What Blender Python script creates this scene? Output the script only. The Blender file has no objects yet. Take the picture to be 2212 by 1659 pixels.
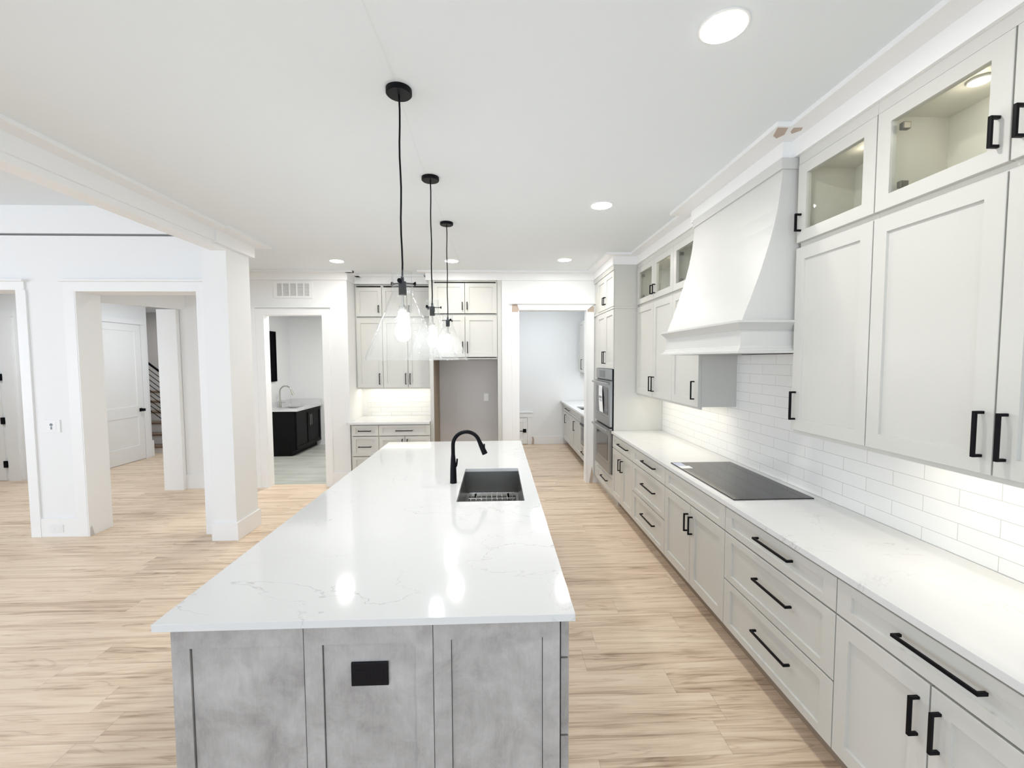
import bpy, bmesh, math, random
from mathutils import Vector, Matrix, Euler

random.seed(7)
SC = bpy.context.scene
C = SC.collection
PI = math.pi

# ------------------------------------------------------------------ camera
cam_d = bpy.data.cameras.new('camera')
cam_d.sensor_fit = 'HORIZONTAL'
cam_d.sensor_width = 36.0
cam_d.lens = 934.522 / 2212 * 36.0
cam_d.clip_start = 0.02
cam = bpy.data.objects.new('camera', cam_d)
C.objects.link(cam)
YAW, PITCH, ROLL = 0.0371, 0.0554, 0.0046
cam.matrix_world = (Matrix.Translation((0, 0, 1.7626)) @ Matrix.Rotation(-YAW, 4, 'Z')
                    @ Matrix.Rotation(PI / 2 - PITCH, 4, 'X') @ Matrix.Rotation(-ROLL, 4, 'Z'))
SC.camera = cam

# ------------------------------------------------------------------ view, world
SC.view_settings.view_transform = 'Standard'
SC.view_settings.look = 'None'
SC.view_settings.exposure = 0.26
SC.view_settings.gamma = 1.0
SC.view_settings.use_curve_mapping = False
SC.render.film_transparent = False
SC.cycles.max_bounces = 10
SC.cycles.diffuse_bounces = 6
SC.cycles.glossy_bounces = 4
SC.cycles.transmission_bounces = 4
SC.cycles.transparent_max_bounces = 16
SC.cycles.sample_clamp_indirect = 24.0
SC.cycles.caustics_reflective = False
SC.cycles.caustics_refractive = False
SC.cycles.use_denoising = True

world = bpy.data.worlds.new('sky')
SC.world = world
world.use_nodes = True
wn = world.node_tree.nodes
bg = wn.get('Background')
bg.inputs['Color'].default_value = (0.78, 0.88, 1.0, 1)
bg.inputs['Strength'].default_value = 1.6


def area(name, loc, rot, sx, sy, power, col=(1, 1, 1), spread=PI):
    d = bpy.data.lights.new(name, 'AREA')
    d.shape = 'RECTANGLE'
    d.size, d.size_y = sx, sy
    d.energy = power
    d.color = col
    d.spread = spread
    o = bpy.data.objects.new(name, d)
    o.location = loc
    o.rotation_euler = rot
    C.objects.link(o)
    return o


COOL = (0.80, 0.88, 1.0)
WARM = (1.0, 0.91, 0.74)
NEUT = (1.0, 0.985, 0.95)
# fill lights added at assumed, unseen windows behind the camera and in the great room
for k, x in enumerate((-1.1, 1.0)):
    area('assumed_daylight_rear', (x, -3.38, 1.55), (PI / 2, 0, 0), 1.5, 2.1, 19, (0.62, 0.80, 1.0))
for k, x in enumerate((-7.4, -5.0)):
    area('assumed_daylight_great_room', (x, -3.38, 1.55), (PI / 2, 0, 0), 1.8, 2.2, 43, COOL)
area('assumed_daylight_side', (-9.38, 0.2, 1.6), (PI / 2, 0, -PI / 2), 3.0, 2.2, 72, COOL)


def lamp_pt(name, loc, power, r=0.1, col=NEUT):
    d = bpy.data.lights.new(name, 'POINT')
    d.energy = power
    d.shadow_soft_size = r
    d.color = col
    o = bpy.data.objects.new(name, d)
    o.location = loc
    C.objects.link(o)
    return o


# unseen lights added to brighten the rooms beyond
area('laundry_fill', (-2.75, 7.1, 2.87), (0, 0, 0), 0.3, 0.3, 33, NEUT)
area('stair_fill', (-7.2, 9.4, 2.86), (0, 0, 0), 0.3, 0.3, 10, NEUT)  # added to lift the dark stair wall
area('pantry_fill', (0.9, 7.6, 2.95), (0, 0, 0), 0.5, 0.5, 17, (0.9, 0.95, 1.0))  # added light standing in for unseen pantry daylight
area('hall_fill', (-5.2, 7.4, 2.86), (0, 0, 0), 0.3, 0.3, 15, (0.88, 0.94, 1.0))
area('entry_fill', (-6.4, 5.4, 2.86), (0, 0, 0), 0.3, 0.3, 19, (0.9, 0.95, 1.0))
# LED strips under the wall cabinets
area('under_cabinet_led', (1.80, 4.25, 1.362), (0, 0, 0), 0.05, 1.4, 1.9, WARM)
area('under_cabinet_led', (1.80, 1.40, 1.362), (0, 0, 0), 0.05, 0.95, 1.55, WARM)
area('under_cabinet_led', (-1.49, 6.54, 1.362), (0, 0, 0), 1.0, 0.05, 1.7, WARM)

# ------------------------------------------------------------------ materials


def mat(name, col, rough=0.5, metal=0.0, spec=0.5, coat=0.0, coat_r=0.05):
    m = bpy.data.materials.new(name)
    m.use_nodes = True
    b = m.node_tree.nodes['Principled BSDF']
    b.inputs['Base Color'].default_value = (*col, 1)
    b.inputs['Roughness'].default_value = rough
    b.inputs['Metallic'].default_value = metal
    b.inputs['Specular IOR Level'].default_value = spec
    b.inputs['Coat Weight'].default_value = coat
    b.inputs['Coat Roughness'].default_value = coat_r
    return m


def N(m, t, **kw):
    n = m.node_tree.nodes.new(t)
    for k, v in kw.items():
        setattr(n, k, v)
    return n


def L(m, a, b):
    m.node_tree.links.new(a, b)


def bsdf(m):
    return m.node_tree.nodes['Principled BSDF']


def math_n(m, op, a, b=None, clamp=False):
    n = N(m, 'ShaderNodeMath', operation=op, use_clamp=clamp)
    for i, v in enumerate((a, b)):
        if v is None:
            continue
        if isinstance(v, (int, float)):
            n.inputs[i].default_value = v
        else:
            L(m, v, n.inputs[i])
    return n.outputs[0]


def ramp(m, fac, stops):
    n = N(m, 'ShaderNodeValToRGB')
    e = n.color_ramp.elements
    while len(e) < len(stops):
        e.new(0.5)
    for i, (p, c) in enumerate(stops):
        e[i].position = p
        e[i].color = (*c, 1)
    L(m, fac, n.inputs[0])
    return n.outputs[0]


def world_pos(m):
    g = N(m, 'ShaderNodeNewGeometry')
    s = N(m, 'ShaderNodeSeparateXYZ')
    L(m, g.outputs['Position'], s.inputs[0])
    return g.outputs['Position'], s.outputs


def comb(m, x, y, z):
    n = N(m, 'ShaderNodeCombineXYZ')
    for i, v in enumerate((x, y, z)):
        if isinstance(v, (int, float)):
            n.inputs[i].default_value = v
        else:
            L(m, v, n.inputs[i])
    return n.outputs[0]


def paint(name, col, rough, bump=0.02, scale=220):
    m = mat(name, col, rough, spec=0.35)
    p, s = world_pos(m)
    nz = N(m, 'ShaderNodeTexNoise')
    nz.inputs['Scale'].default_value = scale
    nz.inputs['Detail'].default_value = 2
    L(m, p, nz.inputs['Vector'])
    b = N(m, 'ShaderNodeBump')
    b.inputs['Strength'].default_value = bump
    b.inputs['Distance'].default_value = 0.002
    L(m, nz.outputs[0], b.inputs['Height'])
    L(m, b.outputs[0], bsdf(m).inputs['Normal'])
    return m


M = {}
M['wall'] = paint('white wall paint', (0.845, 0.85, 0.85), 0.6)
M['trim'] = paint('white trim enamel', (0.865, 0.868, 0.865), 0.35, 0.01)
M['cab'] = paint('pale greige cabinet paint', (0.615, 0.612, 0.58), 0.3, 0.01)
M['cab_in'] = paint('cabinet interior', (0.70, 0.69, 0.64), 0.45, 0.01)
M['door'] = paint('white door enamel', (0.85, 0.85, 0.835), 0.35, 0.01)
M['hood'] = paint('white hood paint', (0.60, 0.60, 0.585), 0.4, 0.01)
M['black'] = mat('matte black metal', (0.002, 0.002, 0.004), 0.45, 0.0, 0.15)
M['black_gloss'] = mat('black plastic', (0.004, 0.004, 0.007), 0.3, 0.0, 0.2)
M['black_wood'] = mat('black cabinet paint', (0.003, 0.003, 0.0035), 0.5, 0.0, 0.15)
M['steel'] = mat('brushed stainless steel', (0.36, 0.36, 0.36), 0.3, 1.0)
M['steel_dark'] = mat('sink steel', (0.27, 0.27, 0.26), 0.3, 1.0)
M['chrome'] = mat('brushed nickel', (0.5, 0.48, 0.44), 0.22, 1.0)
M['wire'] = mat('polished wire', (0.8, 0.8, 0.8), 0.15, 1.0)
M['raw'] = mat('bare tan board', (0.50, 0.41, 0.34), 0.8)
M['raw_and_kick_shade'] = mat('bare plywood and kick shade', (0.33, 0.27, 0.21), 0.7)
M['paper'] = mat('white paper', (0.86, 0.87, 0.88), 0.6)
M['ink'] = mat('grey print', (0.25, 0.27, 0.3), 0.6)
M['blue_film'] = mat('pale blue film', (0.45, 0.50, 0.68), 0.3)
M['gap_shade'] = mat('shadow gap', (0.03, 0.03, 0.035), 0.8)
M['tread'] = mat('stair tread wood', (0.22, 0.15, 0.10), 0.5)
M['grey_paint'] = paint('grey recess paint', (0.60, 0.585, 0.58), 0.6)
M['matte_dark'] = mat('dark matte panel', (0.008, 0.008, 0.01), 0.9, 0.0, 0.0)
M['plastic'] = mat('white plastic', (0.83, 0.83, 0.83), 0.35)
M['nickel'] = mat('hinge steel', (0.22, 0.21, 0.19), 0.4, 1.0)

# ceiling: flat white, one faint drywall seam running through the pendant canopies
m = paint('ceiling paint', (0.79, 0.833, 0.86), 0.75, 0.02)
p, s = world_pos(m)
wob = N(m, 'ShaderNodeTexNoise')
wob.inputs['Scale'].default_value = 1.5
L(m, p, wob.inputs['Vector'])
d = math_n(m, 'ADD', s['X'], 0.446)
d = math_n(m, 'ADD', d, math_n(m, 'MULTIPLY', math_n(m, 'SUBTRACT', wob.outputs[0], 0.5), 0.05))
d = math_n(m, 'ABSOLUTE', d)
line = math_n(m, 'SUBTRACT', 1.0, math_n(m, 'DIVIDE', d, 0.007), True)
nz = N(m, 'ShaderNodeTexNoise')
nz.inputs['Scale'].default_value = 3.0
L(m, p, nz.inputs['Vector'])
line = math_n(m, 'MULTIPLY', line, math_n(m, 'MULTIPLY', nz.outputs[0], 0.16))
mx = N(m, 'ShaderNodeMix', data_type='RGBA')
L(m, line, mx.inputs['Factor'])
mx.inputs['A'].default_value = (0.79, 0.833, 0.86, 1)
mx.inputs['B'].default_value = (0.3, 0.3, 0.3, 1)
L(m, mx.outputs['Result'], bsdf(m).inputs['Base Color'])
M['ceiling'] = m


def wood_floor():
    m = mat('light oak vinyl plank', (0.5, 0.4, 0.3), 0.42, spec=0.35)
    p, s = world_pos(m)
    W, LEN = 0.18, 1.5
    row = math_n(m, 'FLOOR', math_n(m, 'DIVIDE', s['Y'], W))
    wn1 = N(m, 'ShaderNodeTexWhiteNoise', noise_dimensions='1D')
    L(m, row, wn1.inputs['W'])
    xo = math_n(m, 'ADD', s['X'], math_n(m, 'MULTIPLY', wn1.outputs['Value'], 5.0))
    colm = math_n(m, 'FLOOR', math_n(m, 'DIVIDE', xo, LEN))
    wn2 = N(m, 'ShaderNodeTexWhiteNoise', noise_dimensions='2D')
    L(m, comb(m, row, colm, 0), wn2.inputs['Vector'])
    rnd = wn2.outputs['Value']
    # seams
    fy = math_n(m, 'FRACT', math_n(m, 'DIVIDE', s['Y'], W))
    fx = math_n(m, 'FRACT', math_n(m, 'DIVIDE', xo, LEN))
    ey = math_n(m, 'MULTIPLY', math_n(m, 'MINIMUM', fy, math_n(m, 'SUBTRACT', 1.0, fy)), W)
    ex = math_n(m, 'MULTIPLY', math_n(m, 'MINIMUM', fx, math_n(m, 'SUBTRACT', 1.0, fx)), LEN)
    seam = math_n(m, 'SUBTRACT', 1.0, math_n(m, 'DIVIDE', math_n(m, 'MINIMUM', ey, ex), 0.0022), True)
    # grain
    shift = math_n(m, 'MULTIPLY', rnd, 37.0)
    v1 = comb(m, math_n(m, 'ADD', math_n(m, 'MULTIPLY', s['X'], 0.9), shift),
              math_n(m, 'ADD', math_n(m, 'MULTIPLY', s['Y'], 19.0), shift), rnd)
    n1 = N(m, 'ShaderNodeTexNoise')
    n1.inputs['Scale'].default_value = 1.0
    n1.inputs['Detail'].default_value = 7
    n1.inputs['Roughness'].default_value = 0.55
    n1.inputs['Distortion'].default_value = 1.3
    L(m, v1, n1.inputs['Vector'])
    v2 = comb(m, math_n(m, 'ADD', math_n(m, 'MULTIPLY', s['X'], 6.0), shift),
              math_n(m, 'MULTIPLY', s['Y'], 130.0), rnd)
    n2 = N(m, 'ShaderNodeTexNoise')
    n2.inputs['Scale'].default_value = 1.0
    n2.inputs['Detail'].default_value = 3
    L(m, v2, n2.inputs['Vector'])
    v3 = comb(m, math_n(m, 'ADD', math_n(m, 'MULTIPLY', s['X'], 2.2), shift),
              math_n(m, 'ADD', math_n(m, 'MULTIPLY', s['Y'], 9.0), shift), 3.0)
    n3 = N(m, 'ShaderNodeTexNoise')
    n3.inputs['Scale'].default_value = 1.3
    n3.inputs['Detail'].default_value = 1
    L(m, v3, n3.inputs['Vector'])
    knots = math_n(m, 'MULTIPLY', math_n(m, 'SUBTRACT', n3.outputs[0], 0.70, True), 1.2)
    g = math_n(m, 'ADD', math_n(m, 'MULTIPLY', n1.outputs[0], 0.80), math_n(m, 'MULTIPLY', n2.outputs[0], 0.20))
    g = math_n(m, 'ADD', g, math_n(m, 'MULTIPLY', math_n(m, 'SUBTRACT', rnd, 0.5), 0.07))
    g = math_n(m, 'SUBTRACT', g, knots)
    v4 = comb(m, math_n(m, 'ADD', math_n(m, 'MULTIPLY', s['X'], 0.55), shift),
              math_n(m, 'ADD', math_n(m, 'MULTIPLY', s['Y'], 7.0), shift), math_n(m, 'ADD', rnd, 9.0))
    n4 = N(m, 'ShaderNodeTexNoise')
    n4.inputs['Scale'].default_value = 1.0
    n4.inputs['Detail'].default_value = 3
    n4.inputs['Distortion'].default_value = 1.0
    L(m, v4, n4.inputs['Vector'])
    cont = math_n(m, 'ABSOLUTE', math_n(m, 'SUBTRACT', math_n(m, 'FRACT', math_n(m, 'MULTIPLY', n4.outputs[0], 9.0)), 0.5))
    streak = math_n(m, 'SUBTRACT', 1.0, math_n(m, 'DIVIDE', cont, 0.16), True)
    g = math_n(m, 'SUBTRACT', g, math_n(m, 'MULTIPLY', streak, 0.10))
    col = ramp(m, g, [(0.20, (0.29, 0.195, 0.128)), (0.34, (0.53, 0.392, 0.28)), (0.45, (0.71, 0.553, 0.412)),
                      (0.56, (0.80, 0.652, 0.50)), (0.72, (0.85, 0.73, 0.58))])
    mx = N(m, 'ShaderNodeMix', data_type='RGBA')
    L(m, math_n(m, 'MULTIPLY', seam, 0.35), mx.inputs['Factor'])
    L(m, col, mx.inputs['A'])
    mx.inputs['B'].default_value = (0.12, 0.08, 0.05, 1)
    L(m, mx.outputs['Result'], bsdf(m).inputs['Base Color'])
    b = N(m, 'ShaderNodeBump')
    b.inputs['Strength'].default_value = 0.12
    b.inputs['Distance'].default_value = 0.001
    L(m, math_n(m, 'SUBTRACT', n2.outputs[0], seam), b.inputs['Height'])
    L(m, b.outputs[0], bsdf(m).inputs['Normal'])
    return m


M['floor'] = wood_floor()


def tile_floor():
    m = mat('grey green stone tile', (0.5, 0.51, 0.47), 0.4)
    p, s = world_pos(m)
    nz = N(m, 'ShaderNodeTexNoise')
    nz.inputs['Scale'].default_value = 1.0
    nz.inputs['Detail'].default_value = 5
    L(m, comb(m, math_n(m, 'MULTIPLY', s['X'], 1.5), math_n(m, 'MULTIPLY', s['Y'], 7.0), 0), nz.inputs['Vector'])
    col = ramp(m, nz.outputs[0], [(0.3, (0.42, 0.43, 0.385)), (0.7, (0.60, 0.61, 0.565))])
    L(m, col, bsdf(m).inputs['Base Color'])
    return m


M['tile_floor'] = tile_floor()


def quartz():
    m = mat('white veined quartz', (0.86, 0.86, 0.85), 0.075, spec=0.45)
    p, s = world_pos(m)
    n = N(m, 'ShaderNodeTexNoise')
    n.inputs['Scale'].default_value = 1.5
    n.inputs['Detail'].default_value = 7
    n.inputs['Roughness'].default_value = 0.52
    n.inputs['Distortion'].default_value = 0.5
    mp = N(m, 'ShaderNodeMapping')
    mp.inputs['Rotation'].default_value = (0.2, 0.1, 0.7)
    mp.inputs['Scale'].default_value = (1.0, 1.7, 1.0)
    mp.inputs['Location'].default_value = (3.1, 0.4, 0)
    L(m, p, mp.inputs['Vector'])
    L(m, mp.outputs[0], n.inputs['Vector'])
    d = math_n(m, 'ABSOLUTE', math_n(m, 'SUBTRACT', n.outputs[0], 0.5))
    v = math_n(m, 'SUBTRACT', 1.0, math_n(m, 'DIVIDE', d, 0.0035), True)
    n2 = N(m, 'ShaderNodeTexNoise')
    n2.inputs['Scale'].default_value = 2.4
    n2.inputs['Detail'].default_value = 4
    L(m, p, n2.inputs['Vector'])
    msk = math_n(m, 'MULTIPLY', math_n(m, 'SUBTRACT', n2.outputs[0], 0.42, True), 4.0, True)
    v = math_n(m, 'MULTIPLY', math_n(m, 'MULTIPLY', v, msk), 0.85)
    cloud = math_n(m, 'MULTIPLY', math_n(m, 'SUBTRACT', n2.outputs[0], 0.4, True), 0.12, True)
    mx0 = N(m, 'ShaderNodeMix', data_type='RGBA')
    L(m, cloud, mx0.inputs['Factor'])
    mx0.inputs['A'].default_value = (0.71, 0.715, 0.715, 1)
    mx0.inputs['B'].default_value = (0.62, 0.63, 0.64, 1)
    mx = N(m, 'ShaderNodeMix', data_type='RGBA')
    L(m, v, mx.inputs['Factor'])
    L(m, mx0.outputs['Result'], mx.inputs['A'])
    mx.inputs['B'].default_value = (0.42, 0.41, 0.42, 1)
    L(m, mx.outputs['Result'], bsdf(m).inputs['Base Color'])
    return m


M['quartz'] = quartz()


def subway(name, axis):
    m = mat(name, (0.86, 0.86, 0.84), 0.13)
    p, s = world_pos(m)
    if axis == 'Y':
        vec = comb(m, math_n(m, 'ADD', s['Y'], -1.597 + 31.0), math_n(m, 'ADD', s['Z'], -1.201 + 0.0745 * 21), 0)
    else:
        vec = comb(m, math_n(m, 'ADD', s['X'], 1.767 + 31.0), math_n(m, 'ADD', s['Z'], -1.271 + 0.0745 * 21), 0)
    br = N(m, 'ShaderNodeTexBrick')
    br.offset = 0.5
    br.inputs['Scale'].default_value = 1.0
    br.inputs['Brick Width'].default_value = 0.31
    br.inputs['Row Height'].default_value = 0.0745
    br.inputs['Mortar Size'].default_value = 0.0011
    br.inputs['Mortar Smooth'].default_value = 0.1
    br.inputs['Bias'].default_value = 0.0
    br.inputs['Color1'].default_value = (0.86, 0.86, 0.845, 1)
    br.inputs['Color2'].default_value = (0.84, 0.84, 0.825, 1)
    br.inputs['Mortar'].default_value = (0.50, 0.48, 0.45, 1)
    L(m, vec, br.inputs['Vector'])
    L(m, br.outputs['Color'], bsdf(m).inputs['Base Color'])
    b = N(m, 'ShaderNodeBump', invert=True)
    b.inputs['Strength'].default_value = 0.25
    b.inputs['Distance'].default_value = 0.001
    L(m, br.outputs['Fac'], b.inputs['Height'])
    L(m, b.outputs[0], bsdf(m).inputs['Normal'])
    return m


M['tile_y'] = subway('white subway tile', 'Y')
M['tile_x'] = subway('white subway tile niche', 'X')


def stained_maple():
    m = mat('grey stained maple', (0.4, 0.4, 0.4), 0.45, spec=0.35)
    p, s = world_pos(m)
    g = N(m, 'ShaderNodeNewGeometry')
    oi = N(m, 'ShaderNodeObjectInfo')
    off = math_n(m, 'MULTIPLY', oi.outputs['Random'], 9.0)
    va = comb(m, math_n(m, 'ADD', math_n(m, 'MULTIPLY', s['X'], 7.5), off), math_n(m, 'MULTIPLY', s['Y'], 7.5),
              math_n(m, 'ADD', math_n(m, 'MULTIPLY', s['Z'], 6.0), off))
    n1 = N(m, 'ShaderNodeTexNoise')
    n1.inputs['Scale'].default_value = 1.0
    n1.inputs['Detail'].default_value = 8
    n1.inputs['Roughness'].default_value = 0.68
    n1.inputs['Distortion'].default_value = 0.4
    L(m, va, n1.inputs['Vector'])
    vb = comb(m, math_n(m, 'MULTIPLY', s['X'], 160.0), math_n(m, 'MULTIPLY', s['Y'], 160.0), math_n(m, 'MULTIPLY', s['Z'], 14.0))
    n2 = N(m, 'ShaderNodeTexNoise')
    n2.inputs['Scale'].default_value = 1.0
    n2.inputs['Detail'].default_value = 3
    L(m, vb, n2.inputs['Vector'])
    t = math_n(m, 'ADD', math_n(m, 'MULTIPLY', n1.outputs[0], 0.88), math_n(m, 'MULTIPLY', n2.outputs[0], 0.12))
    col = ramp(m, t, [(0.28, (0.27, 0.255, 0.245)), (0.47, (0.395, 0.38, 0.37)), (0.70, (0.53, 0.515, 0.505))])
    L(m, col, bsdf(m).inputs['Base Color'])
    return m


M['maple'] = stained_maple()


def sheet_glass(name, tint=(1, 1, 1), ior=1.5, wave=0.0):
    """window glass: mirror-like at grazing angles, otherwise clear"""
    m = bpy.data.materials.new(name)
    m.use_nodes = True
    nt = m.node_tree
    nt.nodes.remove(nt.nodes['Principled BSDF'])
    out = nt.nodes['Material Output']
    fr = N(m, 'ShaderNodeFresnel')
    fr.inputs['IOR'].default_value = ior
    tr = N(m, 'ShaderNodeBsdfTransparent')
    tr.inputs['Color'].default_value = (*tint, 1)
    gl = N(m, 'ShaderNodeBsdfGlossy')
    gl.inputs['Roughness'].default_value = 0.02
    mx = N(m, 'ShaderNodeMixShader')
    gb = N(m, 'ShaderNodeNewGeometry')
    L(m, math_n(m, 'MULTIPLY', fr.outputs[0], math_n(m, 'SUBTRACT', 1.0, gb.outputs['Backfacing'])), mx.inputs[0])
    L(m, tr.outputs[0], mx.inputs[1])
    L(m, gl.outputs[0], mx.inputs[2])
    if wave:
        p, s = world_pos(m)
        nz = N(m, 'ShaderNodeTexNoise')
        nz.inputs['Scale'].default_value = 26
        nz.inputs['Detail'].default_value = 2
        L(m, p, nz.inputs['Vector'])
        b = N(m, 'ShaderNodeBump')
        b.inputs['Strength'].default_value = wave
        b.inputs['Distance'].default_value = 0.01
        L(m, nz.outputs[0], b.inputs['Height'])
        L(m, b.outputs[0], gl.inputs['Normal'])
        L(m, b.outputs[0], fr.inputs['Normal'])
    if wave:
        di = N(m, 'ShaderNodeBsdfTranslucent')  # milky share puts the bulb's bloom haze into the glass
        di.inputs['Color'].default_value = (0.95, 0.96, 0.97, 1)
        m2 = N(m, 'ShaderNodeMixShader')
        m2.inputs[0].default_value = 0.013
        L(m, mx.outputs[0], m2.inputs[1])
        L(m, di.outputs[0], m2.inputs[2])
        L(m, m2.outputs[0], out.inputs[0])
    else:
        L(m, mx.outputs[0], out.inputs[0])
    return m


M['pane'] = sheet_glass('clear cabinet glass', (0.96, 0.97, 0.95))
M['shade'] = sheet_glass('clear hand blown glass', (0.985, 0.99, 0.99), 1.75, 0.35)
M['black_glass'] = mat('black ceramic glass', (0.010, 0.010, 0.010), 0.06, 0.0, 0.4)
M['oven_glass'] = mat('dark oven glass', (0.06, 0.06, 0.065), 0.08, 0.0, 0.7)


def emit(name, col, strength):
    m = bpy.data.materials.new(name)
    m.use_nodes = True
    b = m.node_tree.nodes['Principled BSDF']
    b.inputs['Base Color'].default_value = (*col, 1)
    b.inputs['Emission Color'].default_value = (*col, 1)
    b.inputs['Emission Strength'].default_value = strength
    return m


M['lens'] = emit('lit downlight lens', (1.0, 0.97, 0.88), 30)
M['bulb'] = emit('lit bulb', (1.0, 0.98, 0.95), 30)
M['puck'] = emit('lit puck lens', (1.0, 0.95, 0.82), 18)

# ------------------------------------------------------------------ builders


class MB:
    """collects shapes in world coordinates; build() links them as ONE mesh object"""

    def __init__(self):
        self.bm = bmesh.new()

    def quad(self, *pts):
        self.bm.faces.new([self.bm.verts.new(p) for p in pts])

    def hexa(self, p):
        v = [self.bm.verts.new(q) for q in p]
        for f in ((0, 1, 2, 3), (7, 6, 5, 4), (0, 4, 5, 1), (1, 5, 6, 2), (2, 6, 7, 3), (3, 7, 4, 0)):
            self.bm.faces.new([v[i] for i in f])
        return self

    def box(self, x0, x1, y0, y1, z0, z1):
        return self.hexa([(x0, y0, z0), (x1, y0, z0), (x1, y1, z0), (x0, y1, z0),
                          (x0, y0, z1), (x1, y0, z1), (x1, y1, z1), (x0, y1, z1)])

    def fbox(self, fr, u0, u1, d0, d1, z0, z1):
        a, b = fr(u0, d0, z0), fr(u1, d1, z1)
        return self.box(min(a[0], b[0]), max(a[0], b[0]), min(a[1], b[1]), max(a[1], b[1]), z0, z1)

    def prism(self, pts, z0, z1):
        """vertical prism over an (x, y) outline"""
        n = len(pts)
        lo = [self.bm.verts.new((x, y, z0)) for x, y in pts]
        hi = [self.bm.verts.new((x, y, z1)) for x, y in pts]
        self.bm.faces.new(lo[::-1])
        self.bm.faces.new(hi)
        for i in range(n):
            j = (i + 1) % n
            self.bm.faces.new((lo[i], lo[j], hi[j], hi[i]))
        return self

    def prism_y(self, pts, y0, y1):
        """prism over an (x, z) outline running along y"""
        n = len(pts)
        lo = [self.bm.verts.new((x, y0, z)) for x, z in pts]
        hi = [self.bm.verts.new((x, y1, z)) for x, z in pts]
        self.bm.faces.new(lo)
        self.bm.faces.new(hi[::-1])
        for i in range(n):
            j = (i + 1) % n
            self.bm.faces.new((lo[i], hi[i], hi[j], lo[j]))
        return self

    def lathe(self, prof, c, axis='Z', n=40, close=False):
        """prof: (radius, height) pairs about a vertical (or x / y) axis through c"""
        rings = []
        for r, h in prof:
            if r < 1e-6:
                rings.append([self._ax(0, 0, h, c, axis)])
            else:
                rings.append([self._ax(r * math.cos(2 * PI * k / n), r * math.sin(2 * PI * k / n), h, c, axis) for k in range(n)])
        rv = [[self.bm.verts.new(q) for q in ring] for ring in rings]
        pairs = list(zip(rv, rv[1:]))
        if close:
            pairs.append((rv[-1], rv[0]))
        for a, b in pairs:
            for k in range(n):
                j = (k + 1) % n
                if len(a) == 1 and len(b) == 1:
                    continue
                if len(a) == 1:
                    self.bm.faces.new((a[0], b[k], b[j]))
                elif len(b) == 1:
                    self.bm.faces.new((a[k], b[0], a[j]))
                else:
                    self.bm.faces.new((a[k], b[k], b[j], a[j]))
        return self

    @staticmethod
    def _ax(a, b, h, c, axis):
        if axis == 'Z':
            return (c[0] + a, c[1] + b, c[2] + h)
        if axis == 'X':
            return (c[0] + h, c[1] + a, c[2] + b)
        return (c[0] + a, c[1] + h, c[2] + b)

    def tube(self, pts, r, n=12, cap=True):
        pts = [Vector(p) for p in pts]
        rr = r if isinstance(r, (list, tuple)) else [r] * len(pts)
        rings = []
        t0 = (pts[1] - pts[0]).normalized()
        ref = Vector((0, 0, 1)) if abs(t0.z) < 0.9 else Vector((1, 0, 0))
        side = t0.cross(ref).normalized()
        for i, p in enumerate(pts):
            if i == 0:
                t = pts[1] - pts[0]
            elif i == len(pts) - 1:
                t = pts[-1] - pts[-2]
            else:
                t = (pts[i + 1] - pts[i]).normalized() + (pts[i] - pts[i - 1]).normalized()
            t.normalize()
            side = (side - t * side.dot(t)).normalized()
            up = t.cross(side)
            rings.append([self.bm.verts.new(p + (side * math.cos(2 * PI * k / n) + up * math.sin(2 * PI * k / n)) * rr[i]) for k in range(n)])
        for a, b in zip(rings, rings[1:]):
            for k in range(n):
                j = (k + 1) % n
                self.bm.faces.new((a[k], a[j], b[j], b[k]))
        if cap:
            self.bm.faces.new(rings[0][::-1])
            self.bm.faces.new(rings[-1])
        return self

    def build(self, name, m, parent=None, smooth=False, bevel=0.0, origin=None):
        bm = self.bm
        bmesh.ops.recalc_face_normals(bm, faces=bm.faces[:])
        if bevel:
            es = [e for e in bm.edges if len(e.link_faces) == 2 and e.calc_face_angle(0) > 0.6]
            bmesh.ops.bevel(bm, geom=es, offset=bevel, segments=2, profile=0.6, affect='EDGES', clamp_overlap=True)
        off = Vector(origin) if origin is not None else Vector((0, 0, 0))
        q = parent
        while q is not None:
            off = off + Vector(q.location)
            q = q.parent
        if off.length:
            bmesh.ops.translate(bm, verts=bm.verts[:], vec=-off)
        me = bpy.data.meshes.new(name)
        bm.to_mesh(me)
        bm.free()
        if smooth:
            for f in me.polygons:
                f.use_smooth = True
            try:
                me.set_sharp_from_angle(angle=0.7)
            except Exception:
                pass
        me.materials.append(M[m] if isinstance(m, str) else m)
        o = bpy.data.objects.new(name, me)
        C.objects.link(o)
        if parent is not None:
            o.parent = parent
        elif origin is not None:
            o.location = origin
        return o


def B(x0, x1, y0, y1, z0, z1):
    return MB().box(x0, x1, y0, y1, z0, z1)


def thing(name, label, cat, loc, group=None):
    o = bpy.data.objects.new(name, None)
    o.empty_display_size = 0.05
    C.objects.link(o)
    o.location = loc
    return tag(o, label, cat, group)


def tag(o, label, cat, group=None):
    o['label'] = label
    o['category'] = cat
    if group:
        o['group'] = group
    return o


def struct(o):
    o['kind'] = 'structure'
    return o


def copy_tree(o, parent=None):
    c = o.copy()
    C.objects.link(c)
    c.parent = parent
    for ch in list(o.children):
        copy_tree(ch, c)
    return c


def front_left(p):      # fronts facing -x at x = p, u runs along y, d goes into the cabinet
    return lambda u, d, z: (p + d, u, z)


def front_near(p):      # fronts facing -y at y = p, u runs along x
    return lambda u, d, z: (u, p + d, z)


def front_right(p):     # fronts facing +x at x = p
    return lambda u, d, z: (p - d, u, z)


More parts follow.
